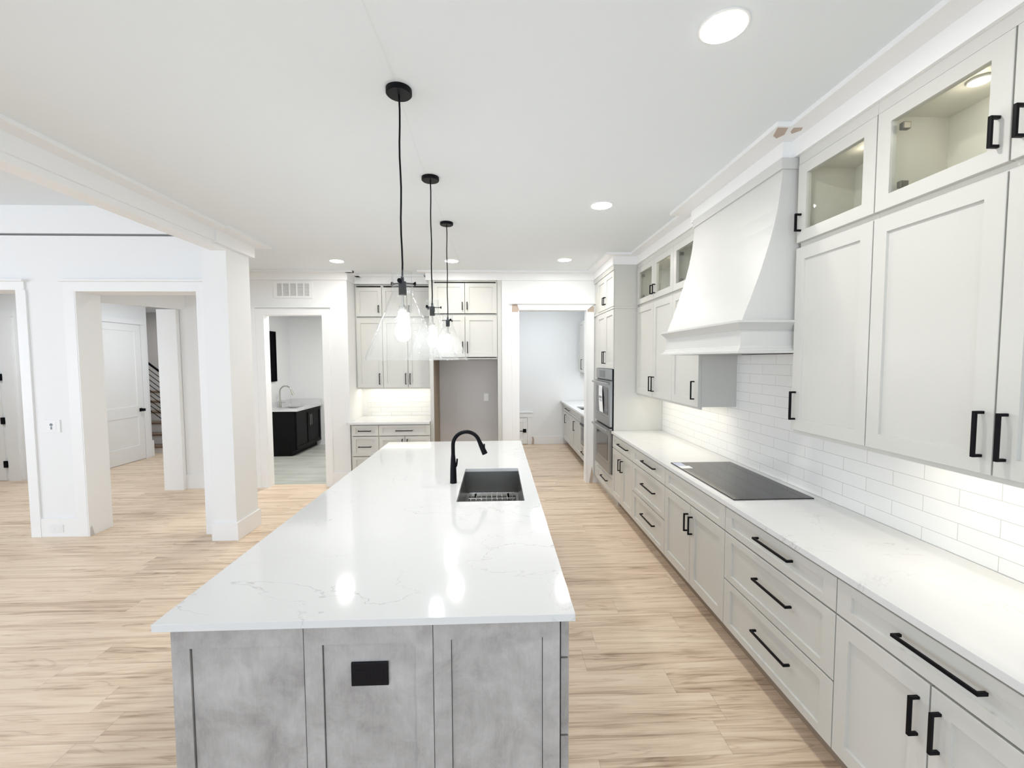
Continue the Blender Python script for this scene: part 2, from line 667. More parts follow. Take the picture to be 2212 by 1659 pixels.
def shaker(fr, u0, u1, z0, z1, s, r, t=0.026, rec=0.011, glass=False, ch=0.0015):
    """one-piece frame-and-panel front; glass=True leaves the panel open"""
    mb = MB()
    bm = mb.bm

    def ring(a, b, c, e, d):
        return [bm.verts.new(fr(u, d, z)) for u, z in ((a, c), (b, c), (b, e), (a, e))]

    back = ring(u0, u1, z0, z1, t)
    edge = ring(u0, u1, z0, z1, ch)
    face = ring(u0 + ch, u1 - ch, z0 + ch, z1 - ch, 0)
    inn = ring(u0 + s, u1 - s, z0 + r, z1 - r, 0)
    k = 0.0012
    rc = t if glass else rec
    low = ring(u0 + s + (0 if glass else k), u1 - s - (0 if glass else k), z0 + r + (0 if glass else k), z1 - r - (0 if glass else k), rc)
    seq = [back, edge, face, inn, low]
    if glass:
        seq.append(back)
    for a, b in zip(seq, seq[1:]):
        for i in range(4):
            j = (i + 1) % 4
            bm.faces.new((a[i], a[j], b[j], b[i]))
    if not glass:
        bm.faces.new(low)
        bm.faces.new(back)
    return mb


def pull(fr, u0, u1, z0, z1, out=0.034, w=0.011, th=0.010):
    """square bar pull between (u0,z0) and (u1,z1), axis parallel to u or z; one piece"""
    mb = MB()
    if abs(u1 - u0) < 1e-6:                # vertical
        prof = [(-out, z0), (-out, z1), (0, z1), (0, z1 - th), (-out + th, z1 - th), (-out + th, z0 + th), (0, z0 + th), (0, z0)]
        a = [mb.bm.verts.new(fr(u0 - w / 2, d, z)) for d, z in prof]
        b = [mb.bm.verts.new(fr(u0 + w / 2, d, z)) for d, z in prof]
    else:
        prof = [(-out, u0), (-out, u1), (0, u1), (0, u1 - th), (-out + th, u1 - th), (-out + th, u0 + th), (0, u0 + th), (0, u0)]
        a = [mb.bm.verts.new(fr(u, d, z0 - w / 2)) for d, u in prof]
        b = [mb.bm.verts.new(fr(u, d, z0 + w / 2)) for d, u in prof]
    n = len(prof)
    for i in range(n):
        j = (i + 1) % n
        mb.bm.faces.new((a[i], a[j], b[j], b[i]))
    for v in (a, b):
        mb.bm.faces.new((v[0], v[1], v[2], v[3], v[4]))
        mb.bm.faces.new((v[0], v[4], v[5], v[6], v[7]))
    return mb


def open_box(fr, u0, u1, d0, d1, z0, z1, t=0.018):
    """cabinet case, hollow and open at the front, one piece"""
    mb = MB()
    bm = mb.bm

    def ring(a, b, c, e, d):
        return [bm.verts.new(fr(u, d, z)) for u, z in ((a, c), (b, c), (b, e), (a, e))]
    ob, of = ring(u0, u1, z0, z1, d1), ring(u0, u1, z0, z1, d0)
    jf, jb = ring(u0 + t, u1 - t, z0 + t, z1 - t, d0), ring(u0 + t, u1 - t, z0 + t, z1 - t, d1 - t)
    seq = [ob, of, jf, jb]
    for a, b in zip(seq, seq[1:]):
        for i in range(4):
            j = (i + 1) % 4
            bm.faces.new((a[i], a[j], b[j], b[i]))
    bm.faces.new(ob)
    bm.faces.new(jb)
    return mb


def slab_with_hole(x0, x1, y0, y1, hx0, hx1, hy0, hy1, z0, z1, rad=0.02):
    mb = MB()
    bm = mb.bm
    o = [(x0, y0), (x1, y0), (x1, y1), (x0, y1)]
    h = [(hx0, hy0), (hx1, hy0), (hx1, hy1), (hx0, hy1)]
    lv = {}
    for key, pts, z in (('ob', o, z0), ('ot', o, z1), ('hb', h, z0), ('ht', h, z1)):
        lv[key] = [bm.verts.new((x, y, z)) for x, y in pts]
    for i in range(4):
        j = (i + 1) % 4
        bm.faces.new((lv['ot'][i], lv['ot'][j], lv['ht'][j], lv['ht'][i]))
        bm.faces.new((lv['ob'][j], lv['ob'][i], lv['hb'][i], lv['hb'][j]))
        bm.faces.new((lv['ob'][i], lv['ob'][j], lv['ot'][j], lv['ot'][i]))
        bm.faces.new((lv['ht'][i], lv['ht'][j], lv['hb'][j], lv['hb'][i]))
    return mb


def cabinet(name, label, cat, fr, u0, u1, z0, z1, depth, fronts, toe=0.0, group=None, m='cab', hollow=False,
            rail=0.0, top_strip=0.0, handle_m='black', hole=None):
    uc = (u0 + u1) / 2
    base = fr(uc, depth / 2, z0 - (toe if toe else 0))
    root = thing(name, label, cat, base, group)
    if hollow:
        open_box(fr, u0 + .0005, u1 - .0005, 0.0265, depth, z0, z1 - top_strip).build('body', 'cab_in' if hollow == 2 else m, root)
        if top_strip:
            MB().fbox(fr, u0 + .0005, u1 - .0005, 0.004, depth, z1 - top_strip, z1).build('top_rail', m, root)
    elif hole:
        a, b = fr(u0 + .0005, 0.0275, 0), fr(u1 - .0005, depth, 0)
        slab_with_hole(min(a[0], b[0]), max(a[0], b[0]), min(a[1], b[1]), max(a[1], b[1]), *hole, z0, z1).build('body', m, root)
    else:
        open_box(fr, u0 + .0005, u1 - .0005, 0.0275, depth, z0, z1).build('body', m, root)
    if toe:
        MB().fbox(fr, u0 + .0005, u1 - .0005, 0.095, depth, z0 - toe, z0).build('toe_kick', 'raw_and_kick_shade' if m == 'cab' else m, root)  # dark brown puts the recess shade into the kick's colour
    if rail:
        MB().fbox(fr, u0 + .0005, u1 - .0005, 0.018, 0.036, z0 - rail, z0).build('light_rail', m, root)
    g = 0.0028
    for f in fronts:
        kind, a, b, c, e = f[:5]
        hnd = f[5] if len(f) > 5 else None
        opt = f[6] if len(f) > 6 else {}
        if kind == 'door':
            s_, r_ = opt.get('s', 0.064), opt.get('r', 0.066)
            o = shaker(fr, a + g, b - g, c, e, s_, r_).build('door', m, root)
        elif kind == 'glass':
            s_, r_ = opt.get('s', 0.064), opt.get('r', 0.06)
            o = shaker(fr, a + g, b - g, c, e, s_, r_, glass=True).build('door', m, root)
            MB().fbox(fr, a + s_ - .004, b - s_ + .004, 0.010, 0.013, c + r_ - .004, e - r_ + .004).build('glass_pane', 'pane', o)
            hs = opt.get('hinge')
            if hs is not None:
                for hz in (c + 0.09, e - 0.09):
                    MB().fbox(fr, hs - 0.012, hs + 0.009, 0.027, 0.06, hz - 0.014, hz + 0.014).build('hinge', 'nickel', o, bevel=0.003)
        else:
            s_, r_ = opt.get('s', 0.07), opt.get('r', 0.04)
            o = shaker(fr, a + g, b - g, c, e, s_, r_).build('drawer', m, root)
        if hnd:
            hs = hnd if isinstance(hnd, list) else [hnd]
            for h in hs:
                if h[0] == 'v':
                    pull(fr, h[1], h[1], h[2], h[3]).build('handle', handle_m, o, bevel=0.0015)
                else:
                    pull(fr, h[1], h[2], h[3], h[3]).build('handle', handle_m, o, bevel=0.0015)
    return root


# ------------------------------------------------------------------ room shell
CZ = 2.985
struct(B(-10, 2.3, -3.7, 13.0, -0.12, 0.0).build('floor', 'floor'))
struct(B(-4.42, -2.2, 6.215, 9.2, 0.0, 0.004).build('floor_laundry', 'tile_floor'))
struct(B(-2.70, 2.12, -3.7, 9.3, CZ, CZ + 0.12).build('ceiling', 'ceiling'))
struct(B(-10, -2.70, -3.7, 4.70, 3.285, 3.40).build('ceiling_great_room', 'ceiling'))
struct(B(-10, -2.70, 4.70, 6.2, CZ, CZ + 0.1).build('ceiling_passage', 'ceiling'))
struct(B(-10, -2.70, 6.2, 13.0, 2.90, 3.08).build('ceiling_hall', 'ceiling'))

# right wall, with the tiled splash in front of it
struct(B(1.989, 2.12, -3.7, 9.3, 0, CZ).build('wall_right', 'wall'))
struct(B(1.982, 1.989, 0.2, 5.07, 0.9145, 2.05).build('wall_backsplash', 'tile_y'))

# back wall: laundry door, cabinet niche, fridge niche, pantry doorway
w = MB()
w.box(-4.29, -3.172, 6.084, 6.20, 0, CZ)
w.box(-3.172, -2.383, 6.084, 6.20, 2.39, CZ)
w.box(-2.383, -2.04, 6.084, 6.20, 0, CZ)
w.box(-2.14, -2.04, 6.20, 6.70, 0, CZ)
w.box(-2.14, 0.20, 6.70, 6.80, 0, CZ)
w.box(0.081, 0.20, 6.084, 6.70, 0, CZ)
w.box(0.20, 0.324, 6.084, 6.20, 0, CZ)
w.box(0.324, 1.289, 6.084, 6.20, 2.452, CZ)
w.box(1.289, 1.989, 6.084, 6.20, 0, CZ)
struct(w.build('wall_back', 'wall'))
struct(B(-1.97, -0.93, 6.693, 6.70, 0.9145, 1.40).build('wall_backsplash_niche', 'tile_x'))
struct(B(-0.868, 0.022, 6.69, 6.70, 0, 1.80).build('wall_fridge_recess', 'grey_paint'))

# left wall towards the hall: two cased openings, shadow gap, upper wall
w = MB()
w.box(-4.683, -4.13, 4.46, 4.70, 0, 2.995)
w.box(-2.965, -2.70, 4.46, 4.70, 0, 2.995)
w.box(-4.13, -2.965, 4.46, 4.70, 2.455, 2.995)
w.box(-6.30, -4.683, 4.46, 4.70, 2.468, 2.995)
w.box(-10, -6.30, 4.46, 4.70, 0, 2.995)
struct(w.build('wall_left', 'wall'))
struct(B(-10, -2.70, 4.46, 4.70, 3.018, 3.285).build('wall_left_upper', 'wall'))
struct(B(-10, -2.70, 4.56, 4.66, 2.995, 3.018).build('trim_1', 'gap_shade'))  # near-black strip, the gap's shade put into its colour
# column and dropped beam
struct(B(-2.797, -2.565, 4.285, 4.67, 0, CZ).build('column', 'wall'))
struct(B(-2.70, -2.565, -3.7, 4.285, 2.815, 3.285).build('beam', 'trim'))
# rooms behind the camera and to the left close the shell; windows are assumed openings, added for the daylight fill
w = MB()
w.box(-10, -8.4, -3.7, -3.5, 0, 3.3)
w.box(-6.4, -6.0, -3.7, -3.5, 0, 3.3)
w.box(-4.0, -1.95, -3.7, -3.5, 0, 3.3)
w.box(-0.25, 0.15, -3.7, -3.5, 0, 3.3)
w.box(1.85, 2.12, -3.7, -3.5, 0, 3.3)
for a, b in ((-8.4, -6.4), (-6.0, -4.0), (-1.95, -0.25), (0.15, 1.85)):
    w.box(a, b, -3.7, -3.5, 0, 0.4)
    w.box(a, b, -3.7, -3.5, 2.7, 3.3)
struct(w.build('wall_rear', 'wall'))
w = MB()
w.box(-9.7, -9.5, -3.5, -1.4, 0, 3.3)
w.box(-9.7, -9.5, 1.8, 4.46, 0, 3.3)
w.box(-9.7, -9.5, -1.4, 1.8, 0, 0.45)
w.box(-9.7, -9.5, -1.4, 1.8, 2.75, 3.3)
struct(w.build('wall_great_room', 'wall'))


def assumed_win_frame(n, x0, x1, z0, z1):
    f = MB()
    y0, y1 = -3.62, -3.56
    for a, b in ((x0, x0 + .06), (x1 - .06, x1), ((x0 + x1) / 2 - .02, (x0 + x1) / 2 + .02)):
        f.box(a, b, y0, y1, z0, z1)
    f.box(x0, x1, y0, y1, z0, z0 + .06)
    f.box(x0, x1, y0, y1, z1 - .06, z1)
    struct(f.build('window_%d' % n, 'trim'))  # frame of an assumed, unseen window added behind the camera


for n, (a, b) in enumerate(((-8.4, -6.4), (-6.0, -4.0), (-1.95, -0.25), (0.15, 1.85))):
    assumed_win_frame(n + 1, a, b, 0.4, 2.7)

# hall and rooms beyond the left wall
struct(B(-6.55, -6.41, 6.9, 8.24, 0, 2.90).build('wall_hall', 'wall'))
struct(B(-6.55, -6.41, 6.65, 6.9, 0, 2.90).build('wall_hall_return', 'wall'))
struct(B(-10, -6.55, 6.65, 6.78, 0, 2.90).build('wall_entry', 'wall'))
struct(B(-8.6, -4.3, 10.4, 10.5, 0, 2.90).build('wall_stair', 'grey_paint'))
struct(B(-8.6, -8.5, 6.78, 10.4, 0, 2.90).build('wall_stair_side', 'wall'))
struct(B(-10, -9.5, 4.70, 6.65, 0, CZ).build('wall_entry_side', 'wall'))
struct(MB().prism([(-4.29, 6.02), (-4.20, 6.12), (-4.62, 5.22), (-4.74, 5.28)][::-1], 2.465, CZ).build('wall_hall_header', 'wall'))
# laundry shell
struct(B(-4.42, -4.29, 6.20, 9.3, 0, CZ).build('wall_laundry_left', 'wall'))
struct(B(-4.42, -2.1, 9.2, 9.3, 0, CZ).build('wall_laundry_back', 'wall'))
struct(B(-2.2, -2.1, 6.80, 9.2, 0, CZ).build('wall_laundry_right', 'wall'))
struct(B(-4.42, -2.1, 6.2, 9.3, 2.90, CZ).build('ceiling_laundry', 'ceiling'))
# pantry shell
struct(B(0.0, 2.0, 8.98, 9.1, 0, CZ).build('wall_pantry_back', 'wall'))
struct(B(0.05, 0.2, 6.80, 8.98, 0, CZ).build('wall_pantry_left', 'wall'))

# ------------------------------------------------------------------ trim
TN = [1]


def trim(mb, m='trim', bevel=0.0):
    TN[0] += 1
    return struct(mb.build('trim_%d' % TN[0], m, bevel=bevel))


# frieze boards under the ceiling
F0, F1 = 2.867, 2.961
trim(B(1.645, 1.70, 0.86, 2.41, F0, F1))
trim(MB().prism([(1.595, 2.405), (1.70, 2.405), (1.70, 3.53), (1.595, 3.53)], F0, F1))
trim(B(1.645, 1.70, 3.53, 5.05, F0, F1))
trim(MB().prism([(1.368, 5.052), (1.70, 5.052), (1.70, 5.10), (1.40, 5.10), (1.40, 6.084), (1.368, 6.084)], F0, F1))
trim(B(0.079, 1.368, 6.062, 6.084, F0, F1))
trim(MB().prism([(-0.962, 6.058), (0.079, 6.058), (0.079, 6.10), (-0.93, 6.10), (-0.93, 6.40), (-0.962, 6.40)], F0, F1))
trim(B(-2.04, -0.962, 6.375, 6.41, F0, F1))
trim(B(-2.04, -2.022, 6.084, 6.375, F0, F1))
trim(B(-4.29, -2.022, 6.062, 6.084, F0, F1))
trim(B(-2.565, -2.545, -3.5, 4.09, 2.858, F1))
trim(MB().prism([(-2.565, 4.09), (-2.525, 4.09), (-2.525, 4.715), (-2.60, 4.715), (-2.60, 4.67), (-2.565, 4.67)], 2.845, F1))
# flat boards on the ceiling
trim(B(1.535, 1.66, 0.86, 2.2495, F1, CZ))
trim(B(1.462, 1.66, 2.25, 3.64, F1, CZ))
trim(B(1.548, 1.66, 3.6405, 4.954, F1, CZ))
trim(MB().prism([(1.272, 4.955), (1.66, 4.955), (1.66, 5.06), (1.38, 5.06), (1.38, 6.07), (1.272, 6.07)], F1, CZ))
trim(B(-0.01, 1.272, 5.975, 6.07, F1, CZ))
trim(B(-1.06, -0.01, 5.968, 6.07, F1, CZ))
trim(B(-2.0, -1.02, 6.28, 6.39, F1, CZ))
trim(B(-2.04, -1.935, 6.02, 6.39, F1, CZ))
trim(B(-4.29, -1.935, 5.975, 6.07, F1, CZ))
trim(B(-2.56, -2.428, -3.5, 4.06, F1, CZ))
trim(B(-2.56, -2.39, 4.06, 4.80, F1, CZ))
# unpainted filler where the ceiling boards meet at the hood
trim(MB().prism([(1.47, 2.262), (1.525, 2.262), (1.552, 2.33), (1.535, 2.37), (1.50, 2.345)], F1 - 0.0012, F1 - 0.0002), 'raw')
trim(MB().prism([(1.555, 2.262), (1.60, 2.258), (1.612, 2.285), (1.585, 2.32), (1.565, 2.30)], F1 - 0.0012, F1 - 0.0002), 'raw')

# casings, left wall
cy = 4.442
trim(B(-4.238, -4.13, cy, 4.46, 0, 2.455), bevel=0.001)
trim(B(-4.683, -4.588, cy, 4.46, 0, 2.468), bevel=0.001)
trim(B(-2.965, -2.86, cy, 4.46, 0, 2.455), bevel=0.001)
trim(B(-4.23, -2.865, cy, 4.46, 2.455, 2.548), bevel=0.001)
trim(B(-4.255, -2.84, cy - 0.042, 4.46, 2.548, 2.566), bevel=0.001)
trim(B(-6.30, -4.60, cy, 4.46, 2.468, 2.548), bevel=0.001)
trim(B(-6.33, -4.575, cy - 0.042, 4.46, 2.548, 2.566), bevel=0.001)
trim(B(-4.132, -4.120, 4.445, 4.715, 0, 2.455))
trim(MB().hexa([(-4.1199, 4.452, 0.0), (-4.1190, 4.452, 0.0), (-4.1190, 4.50, 0.0), (-4.1199, 4.50, 0.0),
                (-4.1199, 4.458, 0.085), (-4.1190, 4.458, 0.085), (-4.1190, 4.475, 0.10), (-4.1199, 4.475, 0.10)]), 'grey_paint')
# hall opening jamb
trim(B(-4.55, -4.295, 6.02, 6.20, 0, 2.465))
# casing round the laundry door
trim(B(-3.272, -3.172, 6.066, 6.084, 0, 2.39), bevel=0.001)
trim(B(-2.383, -2.283, 6.066, 6.084, 0, 2.39), bevel=0.001)
trim(B(-3.335, -3.272, 6.060, 6.084, 0, 2.49), bevel=0.001)
trim(B(-3.272, -2.283, 6.066, 6.084, 2.39, 2.485), bevel=0.001)
trim(B(-3.345, -2.262, 6.042, 6.084, 2.488, 2.505), bevel=0.001)
trim(B(-3.172, -3.166, 6.07, 6.21, 0, 2.39))
# casing round the pantry doorway
trim(B(0.228, 0.324, 6.066, 6.084, 0, 2.43), bevel=0.001)
trim(B(1.289, 1.385, 6.066, 6.084, 0.14, 2.43), bevel=0.001)
trim(MB().hexa([(0.33, 6.066, 2.46), (1.285, 6.066, 2.455), (1.285, 6.084, 2.455), (0.33, 6.084, 2.46),
                (0.30, 6.066, 2.54), (1.385, 6.066, 2.54), (1.385, 6.084, 2.54), (0.30, 6.084, 2.54)]), bevel=0.001)
trim(B(0.19, 1.42, 6.042, 6.084, 2.54, 2.556), bevel=0.001)
trim(B(0.316, 0.330, 6.06, 6.21, 0, 2.452))
trim(B(1.275, 1.289, 6.06, 6.21, 0, 2.452))
trim(MB().prism_y([(0.230, 2.43), (0.322, 2.43), (0.335, 2.48), (0.318, 2.53), (0.29, 2.538), (0.235, 2.535)], 6.078, 6.0825), 'raw')
trim(MB().prism_y([(1.290, 2.43), (1.384, 2.43), (1.386, 2.505), (1.31, 2.500), (1.29, 2.475)], 6.078, 6.0825), 'raw')
trim(MB().prism_y([(1.325, 0.0), (1.368, 0.0), (1.378, 0.12), (1.36, 0.235), (1.345, 0.14)], 6.056, 6.0645), 'raw')
trim(B(1.289, 1.385, 6.066, 6.084, 0.0, 0.14))


# baseboards
def base(name, mb):
    struct(mb.build(name, 'trim', bevel=0.001))


base('baseboard_column', MB().prism([(-2.797, 4.267), (-2.545, 4.267), (-2.545, 4.69), (-2.60, 4.69), (-2.60, 4.60), (-2.64, 4.60), (-2.64, 4.32), (-2.797, 4.32)], 0, 0.175))
base('baseboard_pier', B(-4.588, -4.238, 4.446, 4.47, 0, 0.19))
base('baseboard_back', B(-2.283, -2.04, 6.068, 6.084, 0, 0.195))
base('baseboard_hall', B(-4.296, -3.335, 6.068, 6.084, 0, 0.195))
base('baseboard_pantry', B(0.73, 1.4, 8.964, 8.98, 0, 0.165))
base('baseboard_door', B(-6.55, -6.394, 8.17, 8.262, 0, 0.30))
base('baseboard_laundry', B(-4.29, -2.2, 9.184, 9.2, 0, 0.17))
trim(MB().prism_y([(0.735, 0.0), (0.785, 0.0), (0.79, 0.09), (0.775, 0.158), (0.742, 0.155), (0.755, 0.09)], 8.958, 8.9635), 'raw')
# crown of the hall wall
trim(B(-6.41, -6.385, 6.9, 8.24, 2.76, 2.86))

# ------------------------------------------------------------------ doors


def panel_door(fr, name, u0, u1, z0, z1, panels, t=0.035):
    """slab door with sunk panels, one piece"""
    mb = MB()
    bm = mb.bm
    us = [u0, panels[0][0], panels[0][1], u1]
    zs = sorted({z0, z1} | {q for p in panels for q in p[2:]})
    grid = {(i, j): bm.verts.new(fr(u, 0, z)) for i, u in enumerate(us) for j, z in enumerate(zs)}
    sunk = {(zs.index(p[2])) for p in panels}
    for i in range(3):
        for j in range(len(zs) - 1):
            q = [grid[i, j], grid[i + 1, j], grid[i + 1, j + 1], grid[i, j + 1]]
            if i == 1 and j in sunk:
                c = 0.006
                w_ = [bm.verts.new(fr(u, 0.011, z)) for u, z in ((us[1] + c, zs[j] + c), (us[2] - c, zs[j] + c), (us[2] - c, zs[j + 1] - c), (us[1] + c, zs[j + 1] - c))]
                for k in range(4):
                    bm.faces.new((q[k], q[(k + 1) % 4], w_[(k + 1) % 4], w_[k]))
                bm.faces.new(w_)
            else:
                bm.faces.new(q)
    bk = [bm.verts.new(fr(u, t, z)) for u, z in ((u0, z0), (u1, z0), (u1, z1), (u0, z1))]
    bm.faces.new(bk)
    n = len(zs)
    bm.faces.new([grid[0, j] for j in range(n)] + [bk[3], bk[0]])
    bm.faces.new([grid[3, j] for j in range(n)] + [bk[2], bk[1]])
    bm.faces.new([grid[i, 0] for i in range(4)] + [bk[1], bk[0]])
    bm.faces.new([grid[i, n - 1] for i in range(4)] + [bk[2], bk[3]])
    return struct(mb.build(name, 'door'))


def knob(fr, u, z, parent):
    k = MB()
    k.fbox(fr, u - 0.03, u + 0.03, -0.008, 0.0, z - 0.03, z + 0.03)
    k.fbox(fr, u - 0.012, u + 0.012, -0.04, -0.008, z - 0.012, z + 0.012)
    k.fbox(fr, u - 0.024, u + 0.024, -0.068, -0.04, z - 0.024, z + 0.024)
    k.build('door_knob', 'black', parent, bevel=0.002)


fr = front_right(-6.392)
d1 = panel_door(fr, 'door_1', 7.16, 8.06, 0.008, 2.415, [(7.28, 7.94, 0.27, 0.79), (7.28, 7.94, 0.975, 2.30)])
knob(fr, 7.995, 0.90, d1)
trim(B(-6.41, -6.385, 8.068, 8.165, 0, 2.42), bevel=0.001)
trim(B(-6.41, -6.385, 7.055, 7.152, 0, 2.42), bevel=0.001)
trim(B(-6.41, -6.385, 7.04, 8.18, 2.424, 2.51), bevel=0.001)

fr = front_near(6.63)
d2 = panel_door(fr, 'door_2', -8.2, -7.29, 0.008, 2.42, [(-8.08, -7.41, 0.27, 0.79), (-8.08, -7.41, 0.975, 2.30)])
for hz in (0.25, 0.90, 1.545, 2.20):
    B(-7.305, -7.255, 6.615, 6.633, hz - 0.05, hz + 0.05).build('hinge', 'black', d2, bevel=0.002)
trim(B(-7.245, -7.08, 6.625, 6.65, 0, 2.43), bevel=0.001)
trim(B(-8.36, -7.06, 6.625, 6.65, 2.43, 2.515), bevel=0.001)

fr = front_near(8.95)
d3 = panel_door(fr, 'door_3', 0.21, 0.645, 0.01, 0.55, [(0.29, 0.565, 0.09, 0.47)])
k = MB()
k.box(0.555, 0.625, 8.938, 8.95, 0.25, 0.325)
k.box(0.575, 0.598, 8.915, 8.938, 0.275, 0.298)
k.box(0.49, 0.598, 8.905, 8.915, 0.279, 0.294)
k.build('door_lever', 'black', d3, bevel=0.002)
trim(B(0.655, 0.735, 8.96, 8.98, 0, 0.57), bevel=0.001)
trim(B(0.2, 0.755, 8.955, 8.98, 0.57, 0.665), bevel=0.001)
trim(B(0.2, 0.765, 8.935, 8.98, 0.665, 0.68), bevel=0.001)

# ------------------------------------------------------------------ stairs in the hall
st = thing('staircase', 'white staircase with brown wood treads seen through the hall opening', 'staircase', (-7.2, 9.4, 0))
for k in range(6):
    z = 0.125 + 0.197 * k
    y = 8.56 + 0.25 * k
    B(-8.3, -6.0, y, 10.35, z - 0.197 if k else 0.0, z - 0.03).build('riser', 'trim', st)
    B(-8.3, -5.98, y - 0.03, y + 0.26, z - 0.03, z).build('tread', 'tread', st, bevel=0.003)
rl = thing('stair_railing', 'black metal stair railing with close slanting bars beyond the white hall door', 'railing', (-6.9, 8.8, 0.9))


def slant(x0, x1, zc, y, r):
    """bar in the plane y, sloping down to the right; zc = height at x = -6.564"""
    return MB().tube([(x0, y, zc - 0.80 * (x0 + 6.564)), (x1, y, zc - 0.80 * (x1 + 6.564))], r, 8)


slant(-6.75, -6.15, 1.713, 8.47, 0.021).build('handrail', 'black', rl)
for k in range(9):
    slant(-6.75, -6.15, 1.60 - 0.0995 * k, 8.47, 0.0068).build('rail_bar', 'black', rl)
MB().tube([(-6.15, 8.47, 0.0), (-6.15, 8.47, 1.40)], 0.021, 8).build('post', 'black', rl)
MB().tube([(-6.75, 8.47, 0.0), (-6.75, 8.47, 1.88)], 0.021, 8).build('post', 'black', rl)

# ------------------------------------------------------------------ right run: base cabinets
FX = 1.385
fr = front_left(FX)
DP = 1.98 - FX
ZB, ZT = 0.14, 0.884
ZD0, ZD1 = 0.724, 0.868
ZL = 0.715
GB = 'base cabinets on the right wall'


def vpair(c, z0, z1, w=0.035):
    return ('v', c - w, z0, z1), ('v', c + w, z0, z1)


lo, hi = vpair(1.281, 0.517, 0.652)
cabinet('base_cabinet', 'nearest greige base cabinet, wide drawer over two doors, lower right corner', 'cabinet', fr, 0.885, 1.667, ZB, ZT, DP, [
    ('drawer', 0.885, 1.667, ZD0, ZD1, ('h', 1.12, 1.392, 0.812)),
    ('door', 0.885, 1.280, ZB, ZL, lo), ('door', 1.280, 1.667, ZB, ZL, hi)], toe=0.14, group=GB)
cabinet('base_cabinet', 'wide three-drawer greige base cabinet just nearer than the cooktop cabinet', 'cabinet', fr, 1.667, 2.527, ZB, ZT, DP, [
    ('drawer', 1.667, 2.527, ZD0, ZD1, ('h', 1.925, 2.20, 0.814)),
    ('drawer', 1.667, 2.527, 0.432, ZL, ('h', 1.925, 2.20, 0.592)),
    ('drawer', 1.667, 2.527, ZB, 0.424, ('h', 1.925, 2.20, 0.307))], toe=0.14, group=GB)
lo, hi = vpair(2.995, 0.517, 0.648)
cabinet('base_cabinet', 'greige base cabinet under the black cooktop, blank top panel over two doors', 'cabinet', fr, 2.527, 3.462, ZB, ZT, DP, [
    ('drawer', 2.527, 3.462, ZD0, ZD1, None),
    ('door', 2.527, 2.995, ZB, ZL, lo), ('door', 2.995, 3.462, ZB, ZL, hi)], toe=0.14, group=GB)
cabinet('base_cabinet', 'three-drawer greige base cabinet beyond the cooktop cabinet', 'cabinet', fr, 3.462, 4.312, ZB, ZT, DP, [
    ('drawer', 3.462, 4.312, ZD0, ZD1, ('h', 3.67, 3.985, 0.808)),
    ('drawer', 3.462, 4.312, 0.432, ZL, ('h', 3.67, 3.985, 0.59)),
    ('drawer', 3.462, 4.312, ZB, 0.424, ('h', 3.67, 3.985, 0.30))], toe=0.14, group=GB)
lo, hi = vpair(4.691, 0.517, 0.648, 0.042)
cabinet('base_cabinet', 'greige base cabinet beside the ovens, one drawer over two doors', 'cabinet', fr, 4.312, 5.069, ZB, ZT, DP, [
    ('drawer', 4.312, 5.069, ZD0, ZD1, ('h', 4.45, 4.79, 0.808)),
    ('door', 4.312, 4.691, ZB, ZL, lo), ('door', 4.691, 5.069, ZB, ZL, hi)], toe=0.14, group=GB)

ct = B(1.3676, 1.981, 0.86, 5.068, 0.8845, 0.914).build('countertop', 'quartz', bevel=0.002)
tag(ct, 'long white quartz countertop along the tiled right wall', 'countertop')

ck = thing('cooktop', 'black glass cooktop set in the right-hand countertop', 'cooktop', (1.67, 2.975, 0.914))
B(1.424, 1.920, 2.505, 3.446, 0.9145, 0.9205).build('glass_top', 'black_glass', ck, bevel=0.0015)
B(1.43, 1.50, 3.33, 3.43, 0.9206, 0.9212).build('sticker', 'blue_film', ck)
B(1.43, 1.52, 3.25, 3.325, 0.9206, 0.9213).build('label', 'paper', ck)

# ------------------------------------------------------------------ right run: wall cabinets
UX = 1.66
fr = front_left(UX)
UD = 1.981 - UX
GU = 'wall cabinets on the right wall'
GG = 'glass-fronted cabinets on the right wall'
UZ0, UZ1, UZM, UZ2, UZ3 = 1.367, 2.366, 2.38, 2.397, 2.8145


def upper(label, u0, u1, doors):
    return cabinet('wall_cabinet', label, 'cabinet', fr, u0, u1, UZ0, UZM, UD, doors, group=GU, rail=0.022)


def glass_upper(label, u0, u1, doors):
    return cabinet('glass_cabinet', label, 'cabinet', fr, u0, u1, UZM, F0, UD, doors, group=GG, hollow=2, top_strip=0.05)


upper('single-door greige wall cabinet just right of the hood', 1.874, 2.366, [
    ('door', 1.874, 2.366, UZ0, UZ1, ('v', 2.334, 1.424, 1.582))])
lo, hi = vpair(1.373, 1.423, 1.582)
upper('nearest greige wall cabinet, two tall doors at the right edge', 0.885, 1.874, [
    ('door', 0.885, 1.373, UZ0, UZ1, lo), ('door', 1.373, 1.874, UZ0, UZ1, hi)])
glass_upper('small single glass-door cabinet right of the hood, a downlight mirrored in it', 1.874, 2.366, [
    ('glass', 1.874, 2.366, UZ2, UZ3, ('v', 2.334, 2.453, 2.548), {'hinge': 1.95})])
lo, hi = vpair(1.373, 2.453, 2.556)
glass_upper('nearest glass-door cabinet, lit inside, top right corner', 0.885, 1.874, [
    ('glass', 0.885, 1.373, UZ2, UZ3, lo, {'hinge': 0.96}), ('glass', 1.373, 1.874, UZ2, UZ3, hi, {'hinge': 1.79})])
upper('single-door greige wall cabinet partly behind the left of the hood', 3.488, 4.034, [
    ('door', 3.488, 4.034, UZ0, UZ1, ('v', 3.56, 1.424, 1.58))])
lo, hi = vpair(4.527, 1.422, 1.582, 0.039)
